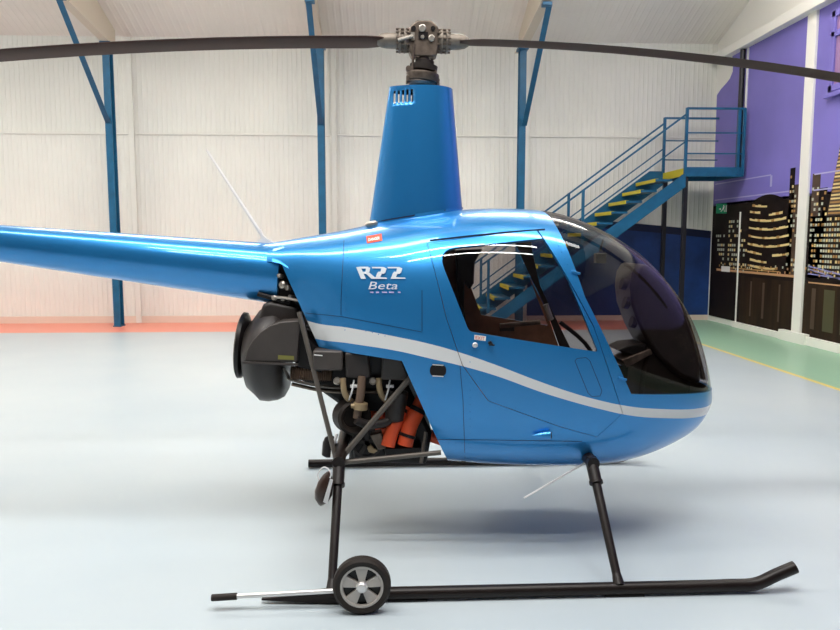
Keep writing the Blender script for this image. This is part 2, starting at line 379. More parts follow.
# --- blue steel columns with knee braces; pale rafters
specs = [(-4.87, 'blue steel column left of the tail antenna, behind the far end of the tail cone'), (-1.17, 'blue steel column standing directly behind the rotor mast fairing, left side'), (2.44, 'blue steel column between the rotor mast and the blue staircase')]
specs[1] = (-1.17, 'blue steel column in the middle, between the tail antenna and the mast fairing')
for i, (cx, lab) in enumerate(specs):
    e = empty('steel_column', (cx, 9.25, 0)); tag(e, lab, 'column', 'blue steel columns along the back wall')
    s = MB(); s.box((cx-.06, 9.12, 0), (cx+.06, 9.135, 4.98)); s.box((cx-.006, 9.13, 0), (cx+.006, 9.30, 4.98)); s.box((cx-.06, 9.29, 0), (cx+.06, 9.305, 4.98))
    keep(s.build('shaft', M['steel_blue'], smooth=False), e)
    keep(MB().box((cx-.07, 9.10, 0), (cx+.07, 9.33, .018)).build('base_plate', M['steel_blue'], smooth=False), e)
    keep(MB().box((cx-.09, 9.09, 4.93), (cx+.09, 9.34, 4.98)).build('cap_plate', M['steel_blue'], smooth=False), e)
    sgn = 1 if cx > 0 else -1
    br = MB(); p = Vector((cx+.03*(sgn > 0), 9.10, 3.60)); q = Vector((cx+.06*(sgn > 0), 7.36, 5.14))
    br.bar(p, q, .09, .012); d = (q-p).normalized(); up = Vector((1, 0, 0)).cross(d).normalized()
    br.bar(p-up*.045, q-up*.045, .012, .09)
    keep(br.build('knee_brace', M['steel_blue'], smooth=False), e)
    keep(MB().box((cx-.05, 7.28, 5.12), (cx+.09, 7.42, 5.17)).build('brace_bracket', M['steel_blue'], smooth=False), e)
    # rafter hung under the roof sheets
    rf = MB()
    zc = lambda y: ZE+SL*(YW-y)
    lo = [(9.60, 4.98), (9.12, 4.98), (7.36, 5.17), (6.0, 5.75), (0, 8.0)]
    for (ya, za), (yb, zb) in zip(lo, lo[1:]):
        rf.add([(cx-.075,ya,za),(cx+.075,ya,za),(cx+.075,yb,zb),(cx-.075,yb,zb),(cx-.075,ya,za+.015),(cx+.075,ya,za+.015),(cx+.075,yb,zb+.015),(cx-.075,yb,zb+.015)],
               [(0,1,2,3),(4,5,6,7),(0,1,5,4),(1,2,6,5),(2,3,7,6),(3,0,4,7)])
        rf.add([(cx-.006,ya,za),(cx+.006,ya,za),(cx+.006,yb,zb),(cx-.006,yb,zb),(cx-.006,ya,zc(ya)),(cx+.006,ya,zc(ya)),(cx+.006,yb,zc(yb)),(cx-.006,yb,zc(yb))],
               [(0,1,2,3),(4,5,6,7),(0,1,5,4),(1,2,6,5),(2,3,7,6),(3,0,4,7)])
    tag(rf.build('trim_%d' % (7+i), M['beige'], smooth=False), kind='structure')
    # pale cover strip on the wall beside the column
    tag(MB().box((cx+.14, YW-.07, 0), (cx+.24, YW-.015, 5.2)).build('trim_%d' % (10+i), M['wall'], smooth=False, bevel=.01), kind='structure')

# --- staircase
SX = 5.15; SZ = 2.79; SS = .735; YN, YB = 8.4, 9.4; NR = 15; RS = SZ/NR; GO = RS/SS
st = empty('staircase', (3.2, 8.9, 0)); tag(st, 'blue steel staircase with yellow step edges rising to a small landing at the back wall', 'staircase')
def K(o): return keep(o, st)
X0 = SX-SZ/SS
for y in (YN, YB):
    s = MB(); ya, yb = (y, y+.012) if y == YN else (y-.012, y)
    if y == YN: s.prism([(X0+.11, 0), (X0+.45, 0), (SX+.02, SZ-.32), (SX+.02, SZ-.08), (SX, SZ-.08)], ya, yb)
    else: s.prism([(X0-.31, 0), (X0+.28, 0), (SX+.02, SZ-.20), (SX+.02, SZ+.04), (SX-.26, SZ+.04)], ya, yb)
    K(s.build('stringer', M['steel_blue'], smooth=False))
for i in range(1, NR):
    zz = i*RS; xx0 = X0+(i-1)*GO
    tr = K(MB().box((xx0, YN+.02, zz-.035), (xx0+GO+.03, YB-.02, zz)).build('tread', M['steel_blue'], smooth=False))
    ns = MB(); ns.box((xx0-.012, YN+.02, zz-.055), (xx0-.001, YB-.02, zz+.002)); ns.box((xx0-.012, YN+.02, zz+.002), (xx0+.05, YB-.02, zz+.006))
    n_ = ns.build('nosing', M['yellow'], smooth=False); n_.parent = tr
K(MB().box((SX-.012, YN+.02, SZ-.13), (SX-.001, YB-.02, SZ+.004)).box((SX-.0, YN+.02, SZ+.001), (SX+.08, YB-.02, SZ+.005)).build('landing_nosing', M['yellow'], smooth=False))
K(MB().box((SX, YN+.02, SZ-.03), (6.16, YB, SZ)).build('landing_deck', M['dark_steel'], smooth=False))
K(MB().box((SX, YN-.01, SZ-.14), (6.18, YN+.02, SZ+.02)).box((6.15, YN, SZ-.14), (6.18, YB, SZ+.02)).box((SX, YB-.02, SZ-.14), (6.16, YB+.01, SZ)).build('landing_fascia', M['steel_blue'], smooth=False))
for x, y in ((SX+.03, YN+.04), (SX+.03, YB-.04)):
    K(MB().box((x-.035, y-.035, 0), (x+.035, y+.035, SZ-.03)).build('support_post', M['dark_steel'], smooth=False))
def post(x, y, z0, z1): K(MB().box((x-.022, y-.022, z0), (x+.022, y+.022, z1)).build('rail_post', M['steel_blue'], smooth=False))
for y in (YN, YB):
    post(SX, y, SZ-.1, SZ+1.02)
    for d in (1.77, 3.4):
        x = SX-d; z = SZ-d*SS; post(x, y, z, z+.93)
    s = MB(); h0, h1 = .92, .46
    s.bar((X0+.25, y, .25*SS+h0), (SX, y, SZ+h0), .03, .03); K(s.build('handrail', M['steel_blue'], smooth=False))
    K(MB().bar((X0+.25, y, .25*SS+h1), (SX, y, SZ+h1), .022, .022).build('mid_rail', M['steel_blue'], smooth=False))
for y in (YN, YB):
    K(MB().bar((SX, y, SZ+1.01), (6.17, y, SZ+1.01), .035, .035).build('handrail', M['steel_blue'], smooth=False))
    for h in (.60, .25): K(MB().bar((SX, y, SZ+h), (6.17, y, SZ+h), .022, .022).build('mid_rail', M['steel_blue'], smooth=False))
post(6.16, YN, SZ-.1, SZ+1.02); post(6.07, YN, SZ-.1, SZ+1.02)

# --- exit sign, small plate
p = at(724, 208.5, 9.1); e = empty('exit_sign', (p.x, 9.1, p.z)); tag(e, 'small green exit sign with a white running figure at the corner of the mural wall', 'sign')
keep(MB().box((p.x-.14, 9.10, p.z-.09), (p.x+.14, 9.115, p.z+.09)).build('sign_panel', M['green'], smooth=False), e)
g = MB(); yy = 9.097
def q4(pts): g.add([(p.x+a, yy, p.z+b_) for a, b_ in pts], [tuple(range(len(pts)))])
q4([(.03, -.06), (.09, -.06), (.09, .06), (.03, .06)]); q4([(-.03, -.01), (.0, -.01), (.01, .04), (-.02, .04)]); q4([(-.02, .045), (.0, .045), (.0, .065), (-.02, .065)])
q4([(-.03, -.01), (-.01, -.01), (-.05, -.06), (-.065, -.055)]); q4([(-.01, -.01), (.0, -.01), (.02, -.06), (.005, -.06)]); q4([(-.10, -.01), (-.06, -.03), (-.06, .01)])
keep(g.build('pictogram', M['whitesticker'], smooth=False), e)
keep(MB().box((p.x+.13, 9.10, p.z-.02), (XR-.012, 9.115, p.z+.02)).build('bracket', M['white'], smooth=False), e)
p = atx(725.5, 269, XR-.02)
k = MB().box((XR-.02, p.y+.17, p.z-.05), (XR-.0145, p.y-.16, p.z+.05)).build('wall_plate', M['whitesticker'], smooth=False)
tag(k, 'small blank white plate on the dark part of the mural below the exit sign', 'sign')

# ================================================================== HELICOPTER
heli = empty('helicopter', (0.2, YC, 0)); tag(heli, 'blue two-seat light helicopter with a white side stripe standing on black skids', 'helicopter')
def H(o): return keep(o, heli)
def sub(o, par): o.parent = par; return o        # the part itself already stands at the world origin

# ---- fuselage surface
ctl = [ # px, top, bottom, half width, upper exp, lower exp, zc
 (271, 242.5, 306, .165, 2.0, 2.0, 1.375),
 (282, 241, 322, .185, 2.0, 2.1, 1.36),
 (305, 237, 365, .235, 2.1, 2.4, 1.32),
 (340, 231, 425, .33, 2.2, 3.0, 1.25),
 (380, 222.5, 452, .43, 2.3, 3.6, 1.15),
 (420, 215, 459, .51, 2.5, 4.2, 1.07),
 (460, 210, 461, .545, 2.6, 4.6, 1.03),
 (500, 208.8, 463, .555, 2.6, 4.6, 1.00),
 (540, 211, 464.5, .555, 2.5, 4.4, .97),
 (575, 219.5, 465.5, .54, 2.4, 4.0, .93),
 (610, 235.5, 465, .505, 2.25, 3.4, .88),
 (640, 256, 459, .45, 2.15, 2.8, .83),
 (665, 283, 449, .385, 2.1, 2.4, .78),
 (684, 313, 437, .31, 2.0, 2.2, .75),
 (695, 344, 423, .225, 2.0, 2.0, .72),
 (702, 371, 409, .13, 2.0, 2.0, .70),
 (704.5, 389, 391, .004, 2.0, 2.0, .69)]
P = []
for px, tp, bt, w_, nu, nl, zc in ctl:
    a = at(px, tp, YC); b_ = at(px, bt, YC-.28*min(1, w_/.5))
    P.append([a.x, a.z, b_.z, w_, nu, nl, zc])
P[-1][6] = (P[-1][1]+P[-1][2])/2
def cat(i, t):
    p0, p1, p2, p3 = P[max(i-1, 0)], P[i], P[i+1], P[min(i+2, len(P)-1)]
    return [.5*(2*b_ + (c_-a)*t + (2*a-5*b_+4*c_-d)*t*t + (3*b_-a-3*c_+d)*t**3) for a, b_, c_, d in zip(p0, p1, p2, p3)]
ST = []
for i in range(len(P)-1):
    for k in range(9): ST.append(cat(i, k/9))
ST.append(list(P[-1]))
def prm(x):
    if x <= ST[0][0]: return ST[0]
    for a, b_ in zip(ST, ST[1:]):
        if a[0] <= x <= b_[0]:
            t = (x-a[0])/max(1e-9, b_[0]-a[0]); return [u+(v-u)*t for u, v in zip(a, b_)]
    return ST[-1]
def S(x, z):
    _, top, bot, w_, nu, nl, zc = prm(x)
    t = (z-zc)/(top-zc) if z > zc else (zc-z)/(zc-bot); nn = nu if z > zc else nl
    return w_*max(0, 1-min(1, abs(t))**nn)**(1/nn)
def sp_(px, py, off=.0):
    Y = YC-.4
    for _ in range(25):
        p = at(px, py, Y); Y = .5*Y + .5*(YC-S(p.x, p.z)-off)
    return at(px, py, Y)
def xz(px, py): p = sp_(px, py); return (p.x, p.z)

NR_ = 72
def ring(st):
    x, top, bot, w_, nu, nl, zc = st; out = []
    for k in range(NR_):
        a = 2*PI*(k+.5)/NR_; ca, sa = math.cos(a), math.sin(a); n_ = nu if sa > 0 else nl
        y = w_*math.copysign(abs(ca)**(2/n_), ca); z = zc + (top-zc if sa > 0 else zc-bot)*math.copysign(abs(sa)**(2/n_), sa)
        out.append((x, YC+y, z))
    return out
bm = bmesh.new()
rings = [[bm.verts.new(v) for v in ring(s)] for s in ST]
for ra, rb in zip(rings, rings[1:]):
    for k in range(NR_): bm.faces.new((ra[k], ra[(k+1) % NR_], rb[(k+1) % NR_], rb[k]))
bm.faces.new(rings[-1])
bmesh.ops.recalc_face_normals(bm, faces=bm.faces)
from mathutils.bvhtree import BVHTree
from mathutils.interpolate import poly_3d_calc
bm.normal_update(); bm.verts.index_update(); bm.faces.index_update()
_bvh = BVHTree.FromBMesh(bm); _fv = [[v.index for v in f.verts] for f in bm.faces]; _vc = [v.co.copy() for v in bm.verts]; _vn = [v.normal.copy() for v in bm.verts]
def skin_normal(co):
    loc, _n, fi, _d = _bvh.find_nearest(co); ids = _fv[fi]
    if len(ids) > 8: return _n
    w_ = poly_3d_calc([_vc[i] for i in ids], loc); n_ = Vector()
    for a, i in zip(w_, ids): n_ += _vn[i]*a
    return n_.normalized()
lay = bm.faces.layers.int.new('part')      # 0 body, 1 removed, 2 window, 3 windshield, 4 door, 5 gap

def carve(poly_xz, value, only=(0,)):
    """cut the shell with a convex polygon (x,z) seen from the side and mark the faces inside"""
    cx = sum(p[0] for p in poly_xz)/len(poly_xz); cz = sum(p[1] for p in poly_xz)/len(poly_xz)
    cand = [f for f in bm.faces if f[lay] in only]
    n_ = len(poly_xz); planes = []
    for i in range(n_):
        a = poly_xz[i]; b_ = poly_xz[(i+1) % n_]; nx, nz = (b_[1]-a[1]), -(b_[0]-a[0])
        if nx*(cx-a[0]) + nz*(cz-a[1]) < 0: nx, nz = -nx, -nz
        l = math.hypot(nx, nz)
        if l < 1e-6: continue
        planes.append((a, nx/l, nz/l))
    for a, nx, nz in planes:
        cand = [f for f in cand if f.is_valid]
        es = {e for f in cand for e in f.edges}; vs = {v for f in cand for v in f.verts}
        bmesh.ops.bisect_plane(bm, geom=list(cand)+list(es)+list(vs), dist=1e-6, plane_co=(a[0], 0, a[1]), plane_no=(nx, 0, nz))
        # faces produced by the cut share the marked value; regather those fully inside this half plane
        cand = [f for f in bm.faces if f[lay] in only and all(nx2*(f.calc_center_median().x-a2[0]) + nz2*(f.calc_center_median().z-a2[1]) > -1e-7
                for a2, nx2, nz2 in planes[:planes.index((a, nx, nz))+1])]
    for f in cand: f[lay] = value

def rounded(pts, rad):
    """round the corners of a polygon"""
    out = []; n_ = len(pts)
    for i in range(n_):
        p = Vector(pts[i]); a = Vector(pts[i-1]); b_ = Vector(pts[(i+1) % n_]); r_ = rad[i]
        if r_ <= 0: out.append(tuple(p)); continue
        u = (a-p).normalized(); v = (b_-p).normalized(); p1 = p+u*r_; p2 = p+v*r_
        for k in range(6):
            t = k/5; out.append(tuple(p1*(1-t)**2 + p*2*t*(1-t) + p2*t*t))
    return out
# engine bay opening
L1a, L1b = xz(281, 262), xz(319, 347); L2b = xz(402, 361); L3b = xz(446, 457)
ext = lambda a, b_, k: (a[0]+(b_[0]-a[0])*k, a[1]+(b_[1]-a[1])*k)
carve([ext(L1b, L2b, -3), L1b, L2b, L3b, ext(L2b, L3b, 1.4), (-3, -1)], 1)
carve([(-3, L1a[1]+.02), L1a, L1b, ext(L1a, L1b, 4), (-3, -1)], 1)
# windshield
wsa, wsb, wsc, wsd = xz(549, 216), xz(585, 297), xz(631.5, 394.5), xz(700, 398)
zb = wsc[1]
carve([ext(wsb, wsa, 3), wsa, wsb, wsc, (wsc[0]+.02, zb-.010), (1.80, zb-.050), (3, zb-.15), (3, 4)], 3)
# door outline in pixels, then its window
door_px = [(427, 243), (455, 239), (500, 233.5), (541, 229.5), (553, 232), (580, 290), (622, 383), (632, 404), (597, 437), (560, 427), (488, 401), (462, 365), (446, 318)]
door = [xz(*p_) for p_ in door_px]
win = rounded([xz(*p_) for p_ in ((436, 249.5), (547, 238), (598, 352), (469, 331.5))], (.10, .03, .015, .02))
carve(door, 5)
ctr = (sum(p_[0] for p_ in door)/len(door), sum(p_[1] for p_ in door)/len(door))
def shrink(poly_, d):
    out = []; n_ = len(poly_)
    for i in range(n_):
        a, p_, b_ = Vector(poly_[i-1]), Vector(poly_[i]), Vector(poly_[(i+1) % n_])
        e1 = (p_-a).normalized(); e2 = (b_-p_).normalized(); n1 = Vector((-e1.y, e1.x)); n2 = Vector((-e2.y, e2.x)); m_ = (n1+n2).normalized()
        if m_.dot(Vector(ctr)-p_) < 0: m_ = -m_
        out.append(tuple(p_+m_*d))
    return out
carve(shrink(door, .003), 4, only=(5,))
carve(win, 2, only=(4,))
STRIPE_U = [sp_(*p_) for p_ in ((310, 321.5), (350, 328), (400, 337.5), (430, 344), (460, 352.5), (492, 363.5), (541, 382), (570, 392), (600, 400.5), (630, 406.5), (660, 409), (698, 408.5))]
STRIPE_L = [sp_(*p_) for p_ in ((310, 337), (350, 343.5), (400, 351.5), (430, 358.5), (460, 365.5), (492, 374.5), (541, 392), (570, 401), (600, 409), (630, 415.5), (660, 418), (698, 417))]
e_ = Vector((.25, 0, 0))
STRIPE_U.append(Vector((1.95, 0, STRIPE_U[-1].z-.012))); STRIPE_L.append(Vector((1.95, 0, STRIPE_L[-1].z-.012)))
STRIPE_U.insert(0, STRIPE_U[0]-Vector((.3, 0, -.12))); STRIPE_L.insert(0, STRIPE_L[0]-Vector((.3, 0, -.12)))
M['blue_stripe'] = paint('blue_pearl_paint_with_white_stripe', (STRIPE_U, STRIPE_L, STRIPE_U[0].x, 1.95))
def extract(value, name, mats, side=None, thick=0, push=0.0):
    b2 = bm.copy(); l2 = b2.faces.layers.int['part']
    kill = [f for f in b2.faces if f[l2] != value or (side and (f.calc_center_median().y-YC)*side < 0)]
    bmesh.ops.delete(b2, geom=kill, context='FACES')
    b2.verts.index_update(); N0 = []
    vs = [v.co.copy() for v in b2.verts]
    for c_ in vs: N0.append(skin_normal(c_))
    fs = [tuple(v.index for v in f.verts) for f in b2.faces]; rim = [(e.verts[0].index, e.verts[1].index, e.link_loops[0]) for e in b2.edges if len(e.link_faces) == 1]
    rim = [(l.vert.index, l.link_loop_next.vert.index) for _, _, l in rim]
    b2.free()
    V = [v+n*push for v, n in zip(vs, N0)]; NN = list(N0); FF = list(fs); MI = [0]*len(fs); n0 = len(V)
    if thick:
        V += [v-n*thick for v, n in zip(V[:n0], N0)]; NN += [-n for n in N0]
        FF += [tuple(i+n0 for i in reversed(f)) for f in fs]; MI += [1]*len(fs)
        for a, b_ in rim:
            k = len(V); q = [V[a], V[b_], V[b_+n0], V[a+n0]]; nn = (q[2]-q[0]).cross(q[1]-q[0])
            nn = nn.normalized() if nn.length > 1e-12 else N0[a]
            V += q; NN += [nn]*4; FF.append((k+1, k, k+3, k+2)); MI.append(0)
    me = D.meshes.new(name); me.from_pydata([tuple(v) for v in V], [], FF)
    for m in mats: me.materials.append(m)
    me.polygons.foreach_set('material_index', MI); me.shade_smooth()
    me.normals_split_custom_set_from_vertices([tuple(n) for n in NN])
    o = D.objects.new(name, me); COL.objects.link(o); H(o)
    return o
body = extract(0, 'fuselage_shell', [M['blue_stripe'], M['liner']], thick=.018)
doors = []
for sd in (-1, 1):
    d_ = extract(4, 'cabin_door', [M['blue_stripe'], M['brown_trim']], side=sd, thick=.016, push=.001)
    wnd = extract(2, 'door_window', [M['glass']], side=sd, push=-.004); sub(wnd, d_); doors.append(d_)
wsh = extract(3, 'windshield', [M['bubble']], push=-.003)
tag(wsh, 'clear tinted bubble windshield')

# windshield centre strip and edge strips, compass
def top_pt(s_, off): return Vector((s_[0], YC, s_[1]+off))
strip = MB(); pts = [s_ for s_ in ST if s_[0] > wsa[0]-.02 and s_[0] < 1.845]
strip_r = []
for s_ in pts[:-6]:
    c_ = top_pt(s_, -.004); strip_r.append(c_)
rs = []
for i, c_ in enumerate(strip_r):
    d_ = (strip_r[min(i+1, len(strip_r)-1)]-strip_r[max(i-1, 0)]).normalized(); nn = Vector((-d_.z, 0, d_.x))
    rs.append([c_+Vector((0, a, 0))+nn*b_ for a, b_ in ((-.018, -.008), (.018, -.008), (.018, .006), (-.018, .006))])
H(strip.loft(rs).build('windshield_strip', M['metal_dark'], smooth=False))
cp = at(600, 258, YC)
cpo = H(MB().box((cp.x-.028, YC-.03, cp.z-.028), (cp.x+.028, YC+.03, cp.z+.026)).build('compass', M['black'], bevel=.006))
MB_ = MB().tube([at(600, 251, YC), at(603, 240, YC)], .006, 8); H(MB_.build('compass_stalk', M['black']))

# ---- ribbons that lie on the skin (seams), rivets
def ribbon(px_pts, wd=.0035, off=.0022, mb=None, steps=8):
    P3 = []
    for (a, b_), (c_, d_) in zip(px_pts, px_pts[1:]):
        for k in range(steps): t = k/steps; P3.append(sp_(a+(c_-a)*t, b_+(d_-b_)*t, off))
    P3.append(sp_(*px_pts[-1], off)); vs = []; fs = []
    for i, p_ in enumerate(P3):
        d_ = (P3[min(i+1, len(P3)-1)]-P3[max(i-1, 0)]).normalized(); s_ = d_.cross(Vector((0, 1, 0))).normalized()
        vs += [p_+s_*wd/2, p_-s_*wd/2]
    for i in range(len(P3)-1): fs.append((2*i, 2*i+1, 2*i+3, 2*i+2))
    mb.add(vs, fs)
def seam(path, wd=.0024, off=.0022):
    sm = MB(); ribbon(path, wd, off, sm); H(sm.build('panel_seam', M['seam'], smooth=False))
for path in ([(344, 240), (341, 300), (341, 315)], [(460, 366), (463, 400), (465, 458)], [(436, 439.5), (520, 440.5), (582, 441.5)], [(305, 313), (341, 316.5), (422, 332)], [(422, 290), (422, 331)],
             [(386, 221), (420, 215), (456, 209.5)], [(575, 361), (577, 358.5), (586, 357.5), (590, 361), (602, 391), (600, 396), (592, 396.5), (588, 393), (575, 361)]):
    seam(path)
seam([(430, 240.5), (470, 236), (510, 232), (545, 229.5)], .009, .004)
rv = MB()
def rivets(a, b_, n_, r_=.0028):
    for i in range(n_):
        t = i/(n_-1); p_ = sp_(a[0]+(b_[0]-a[0])*t, a[1]+(b_[1]-a[1])*t, .001); rv.lathe(p_+Vector((0, .002, 0)), (0, -1, 0), [(0, r_), (.002, r_*.8), (.003, r_*.2)], 6)
rivets((348, 244), (345, 330), 14); rivets((556, 240), (627, 392), 26); rivets((427, 246), (450, 322), 16); rivets((315, 318), (385, 336), 12); rivets((470, 362), (470, 455), 14); rivets((442, 443), (580, 446), 22)
rv_o = H(rv.build('rivet_rows', M['blue'])); tag(rv_o, kind='stuff')

# ---- lettering
lt = MB()
def zp(x, y): return (355+x/8.4, 225+y/8.4)
def lpoly(pts): lt.add([sp_(*zp(*p_), .006) for p_ in pts], [tuple(range(len(pts)))])
for pg in ([(10,354),(46,350),(92,452),(50,452)], [(40,350),(112,350),(118,366),(44,366)], [(92,352),(128,358),(120,400),(88,404)], [(66,392),(120,392),(108,410),(72,410)], [(86,404),(122,402),(184,452),(138,452)]): lpoly(pg)
for dx, ex in ((0, 0), (132, 25)):
    for pg in ([(140+dx,352),(238+dx,352),(264+dx,364),(146+dx,364)], [(222+dx,358),(266+dx,364),(254+dx,402),(214+dx,402)], [(196+dx,392),(254+dx,392),(244+dx,410),(190+dx,410)], [(188+dx,400),(228+dx,400),(206+dx,452),(168+dx,452)], [(172+dx,437),(262+dx+ex,441),(270+dx+ex,452),(168+dx,452)]): lpoly(pg)
H(lt.build('model_lettering', M['letter'], smooth=False))
def text_mesh(txt, fn, name, material, parent, shear=0, bold=0):
    cu = D.curves.new(name, 'FONT'); cu.body = txt; cu.size = 1; cu.shear = shear; cu.offset = bold; cu.resolution_u = 2
    ob = D.objects.new(name+'_src', cu); COL.objects.link(ob); dg = bpy.context.evaluated_depsgraph_get(); dg.update()
    me = D.meshes.new_from_object(ob.evaluated_get(dg)); D.objects.remove(ob)
    xs = [v.co.x for v in me.vertices]; ys = [v.co.y for v in me.vertices]; x0, x1, y0, y1 = min(xs), max(xs), min(ys), max(ys)
    for v in me.vertices: v.co = fn((v.co.x-x0)/(x1-x0), (v.co.y-y0)/(y1-y0))
    me.materials.clear(); me.materials.append(material); me.name = name
    o = D.objects.new(name, me); COL.objects.link(o); sub(o, parent) if parent != heli else H(o)
    return o
text_mesh('Beta', lambda u, v: sp_(368.5+29*u, 289.3-7.6*v, .006), 'beta_lettering', M['letter'], heli, shear=.2, bold=0)
sm2 = MB()
for a, b_ in ((370, 373.5), (376, 379), (382, 387), (389, 394), (398, 400.5)):
    sm2.add([sp_(x, y, .006) for x, y in ((a, 291.5), (b_, 291.7), (b_, 293), (a, 292.8))], [(0, 1, 2, 3)])
H(sm2.build('small_lettering', M['lilac'], smooth=False))
# red warning sticker
stk = MB(); g_ = []
for i in range(5):
    u = i/4; g_.append((sp_(366.2+15.3*u, 236.2-2.7*u, .003), sp_(367+15.3*u, 243.3-2.7*u, .003)))
for i in range(4): stk.add([g_[i][0], g_[i+1][0], g_[i+1][1], g_[i][1]], [(0, 1, 2, 3)])
so = H(stk.build('warning_sticker', M['redsticker'], smooth=False)); tag(so, 'small red sticker with white capitals below the mast fairing')
text_mesh('DANGER', lambda u, v: sp_(368.3+11.5*u, 241.3-2.0*u-3.0*v, .0045), 'sticker_text', M['whitesticker'], so, bold=.03)
# exit sticker, handle, lock on the near door
dn = doors[0]
s3 = MB(); s3.add([sp_(x, y, .005) for x, y in ((474.5, 334.8), (486, 336.2), (485.6, 341), (474.2, 339.6))], [(0, 1, 2, 3)])
s3o = sub(s3.build('door_sticker', M['whitesticker'], smooth=False), dn)
text_mesh('EXIT', lambda u, v: sp_(475.6+9*u, 339.2+1.1*u-3.2*v, .0065), 'sticker_text', M['redsticker'], s3o)
p_ = sp_(475, 345, 0); sub(MB().lathe(p_, (0, -1, 0), [(-.004, .013), (.008, .013), (.012, .010), (.013, .002)], 18).build('door_lock', M['alu']), dn)
hb = MB(); p_ = sp_(489.5, 343, 0); hb.lathe(p_, (0, -1, 0), [(-.004, .008), (.018, .008)], 12); hb.bar(p_+Vector((0, -.016, .010)), p_+Vector((.012, -.018, -.008)), .008, .010); hb.bar(p_+Vector((-.006, -.016, -.006)), p_+Vector((.022, -.018, -.008)), .008, .008)
sub(hb.build('door_handle', M['black'], bevel=.002), dn)
for px, py in ((575.5, 273), (622, 379)):
    p_ = sp_(px, py, 0); sub(MB().bar(p_+Vector((-.022, -.004, .008)), p_+Vector((.022, -.004, -.004)), .010, .012).build('hinge', M['blue'], bevel=.003), dn)
# teardrop vent blister and oval drain opening
p_ = sp_(532, 435.5, .016); q_ = sp_(551, 435, .020)
bls = MB().lathe(p_+Vector((0, -.002, 0)), (q_-p_), [(0, .001), (.02, .008), (.045, .016), (.07, .021), (.085, .021), (.088, .017)], 18)
bo = H(bls.build('vent_blister', M['blue'])); sub(MB().lathe(q_+Vector((0, -.002, 0)), (q_-p_), [(-.003, .016), (.0015, .015)], 16).build('vent_mouth', M['black']), bo)
ov = MB(); c_ = sp_(438, 370.5, 0); vs = [sp_(438+8.2*math.copysign(abs(math.cos(a))**.75, math.cos(a)), 370.5+6.2*math.copysign(abs(math.sin(a))**.75, math.sin(a)), .003) for a in [2*PI*k/24 for k in range(24)]]
ov.add(vs, [tuple(range(24))]); oo = H(ov.build('filler_opening', M['black'], smooth=False))
for dy in (-5.6, 5.6):
    wl_ = MB(); wl_.add([sp_(x, y, .005) for x, y in ((432.5, 370.3+dy-.6), (443.5, 371+dy-.6), (443.5, 371+dy+.5), (432.5, 370.3+dy+.5))], [(0, 1, 2, 3)])
    sub(wl_.build('opening_lip', M['alu'], smooth=False), oo)

# ---- tail cone
a0 = at(283, 243.5, YC); a1 = at(283, 305, YC); b0 = at(0, 224.5, YC); b1 = at(0, 262, YC)
ca = (a0+a1)/2; cb = (b0+b1)/2; ra_ = (a0-a1).length/2*.985; rb_ = (b0-b1).length/2*.98
axis = (cb-ca); L = axis.length; k_ = 1.75
rings_ = [(0, ra_*.86), (.004, ra_)] + [(L*t, ra_+(rb_-ra_)*t) for t in (.1, .25, .5, .75, 1, 1.4, k_)]
tcn = H(MB().lathe(ca, axis, rings_, 48).build('tail_cone', M['blue']))
for px in (62, 155):
    sj = MB(); t = ((at(px, 250, YC).x-ca.x)/axis.x); sj.lathe(ca+axis*t, axis, [(-.002, ra_+(rb_-ra_)*t+.001), (.002, ra_+(rb_-ra_)*t+.001)], 48, caps=False)
    sub(sj.build('cone_seam', M['blue']), tcn)
flap = MB(); fp = [sp_(x, y, .004) for x, y in ((273, 249), (284, 246.5), (288.5, 268.5), (280, 263.5), (271.8, 261.5))]
flap.add(fp+[v+Vector((0, .006, 0)) for v in fp], [(0,1,2,3,4), (9,8,7,6,5)]+[(i, (i+1) % 5, (i+1) % 5+5, i+5) for i in range(5)])
H(flap.build('cowl_flap', M['blue'], smooth=False))
# antenna on the tail
fb = at(262, 243, YC); fn_ = MB()
prof = [at(257, 243, YC), at(278, 243.5, YC), at(268, 239.5, YC), at(263, 235, YC), at(261, 229, YC), at(259.5, 229, YC), at(262, 238, YC)]
fn_.prism([(v.x, v.z) for v in prof], YC-.012, YC+.012)
ao = H(fn_.build('tail_antenna', M['antenna'], smooth=False)); sub(MB().tube([at(262.5, 236, YC), at(206.5, 150, YC)], [.009, .0055], 8).build('antenna_rod', M['antenna']), ao)
sub(MB().lathe(at(206.5, 150, YC), (0, -1, 0), [(-.006, .005), (.006, .005)], 10).build('antenna_tip', M['alu']), ao)

# ---- mast fairing with five slots
fbm = bmesh.new(); FR = []
def fair_ring(px0, py0, px1, py1, hw):
    A = at(px0, py0, YC); B = at(px1, py1, YC); out = []
    N = 44
    for k in range(N):
        a = 2*PI*k/N; u = .5+.5*math.cos(a)            # 1 = nose
        th = hw*2.2*(abs(math.sin(a)))*(.20+.80*u)**.55*.62
        out.append(Vector((A.x+(B.x-A.x)*u, YC+math.copysign(th, math.sin(a)), A.z+(B.z-A.z)*u)))
    return out
lv = []
NL = 26
for i in range(NL+1):
    t = i/NL
    lv.append(fair_ring(389.5+(369-389.5)*t, 87+(226-87)*t, 452.5+(462.5-452.5)*t - 0, 90+(213-90)*t, .095+.035*t))
vr = [[fbm.verts.new(v) for v in r_] for r_ in lv]
for ra2, rb2 in zip(vr, vr[1:]):
    for k in range(44): fbm.faces.new((ra2[k], ra2[(k+1) % 44], rb2[(k+1) % 44], rb2[k]))
_bm, _lay = bm, lay
bm = fbm; lay = fbm.faces.layers.int.new('part')
def fxz(px, py): p_ = at(px, py, YC-.07); return (p_.x, p_.z)
for i in range(5):
    x = 394.4+i*4.3
    carve([fxz(x-1.0, 89.5), fxz(x+1.3, 89.5), fxz(x+1.1, 102.5), fxz(x-1.2, 102.5)], 1)
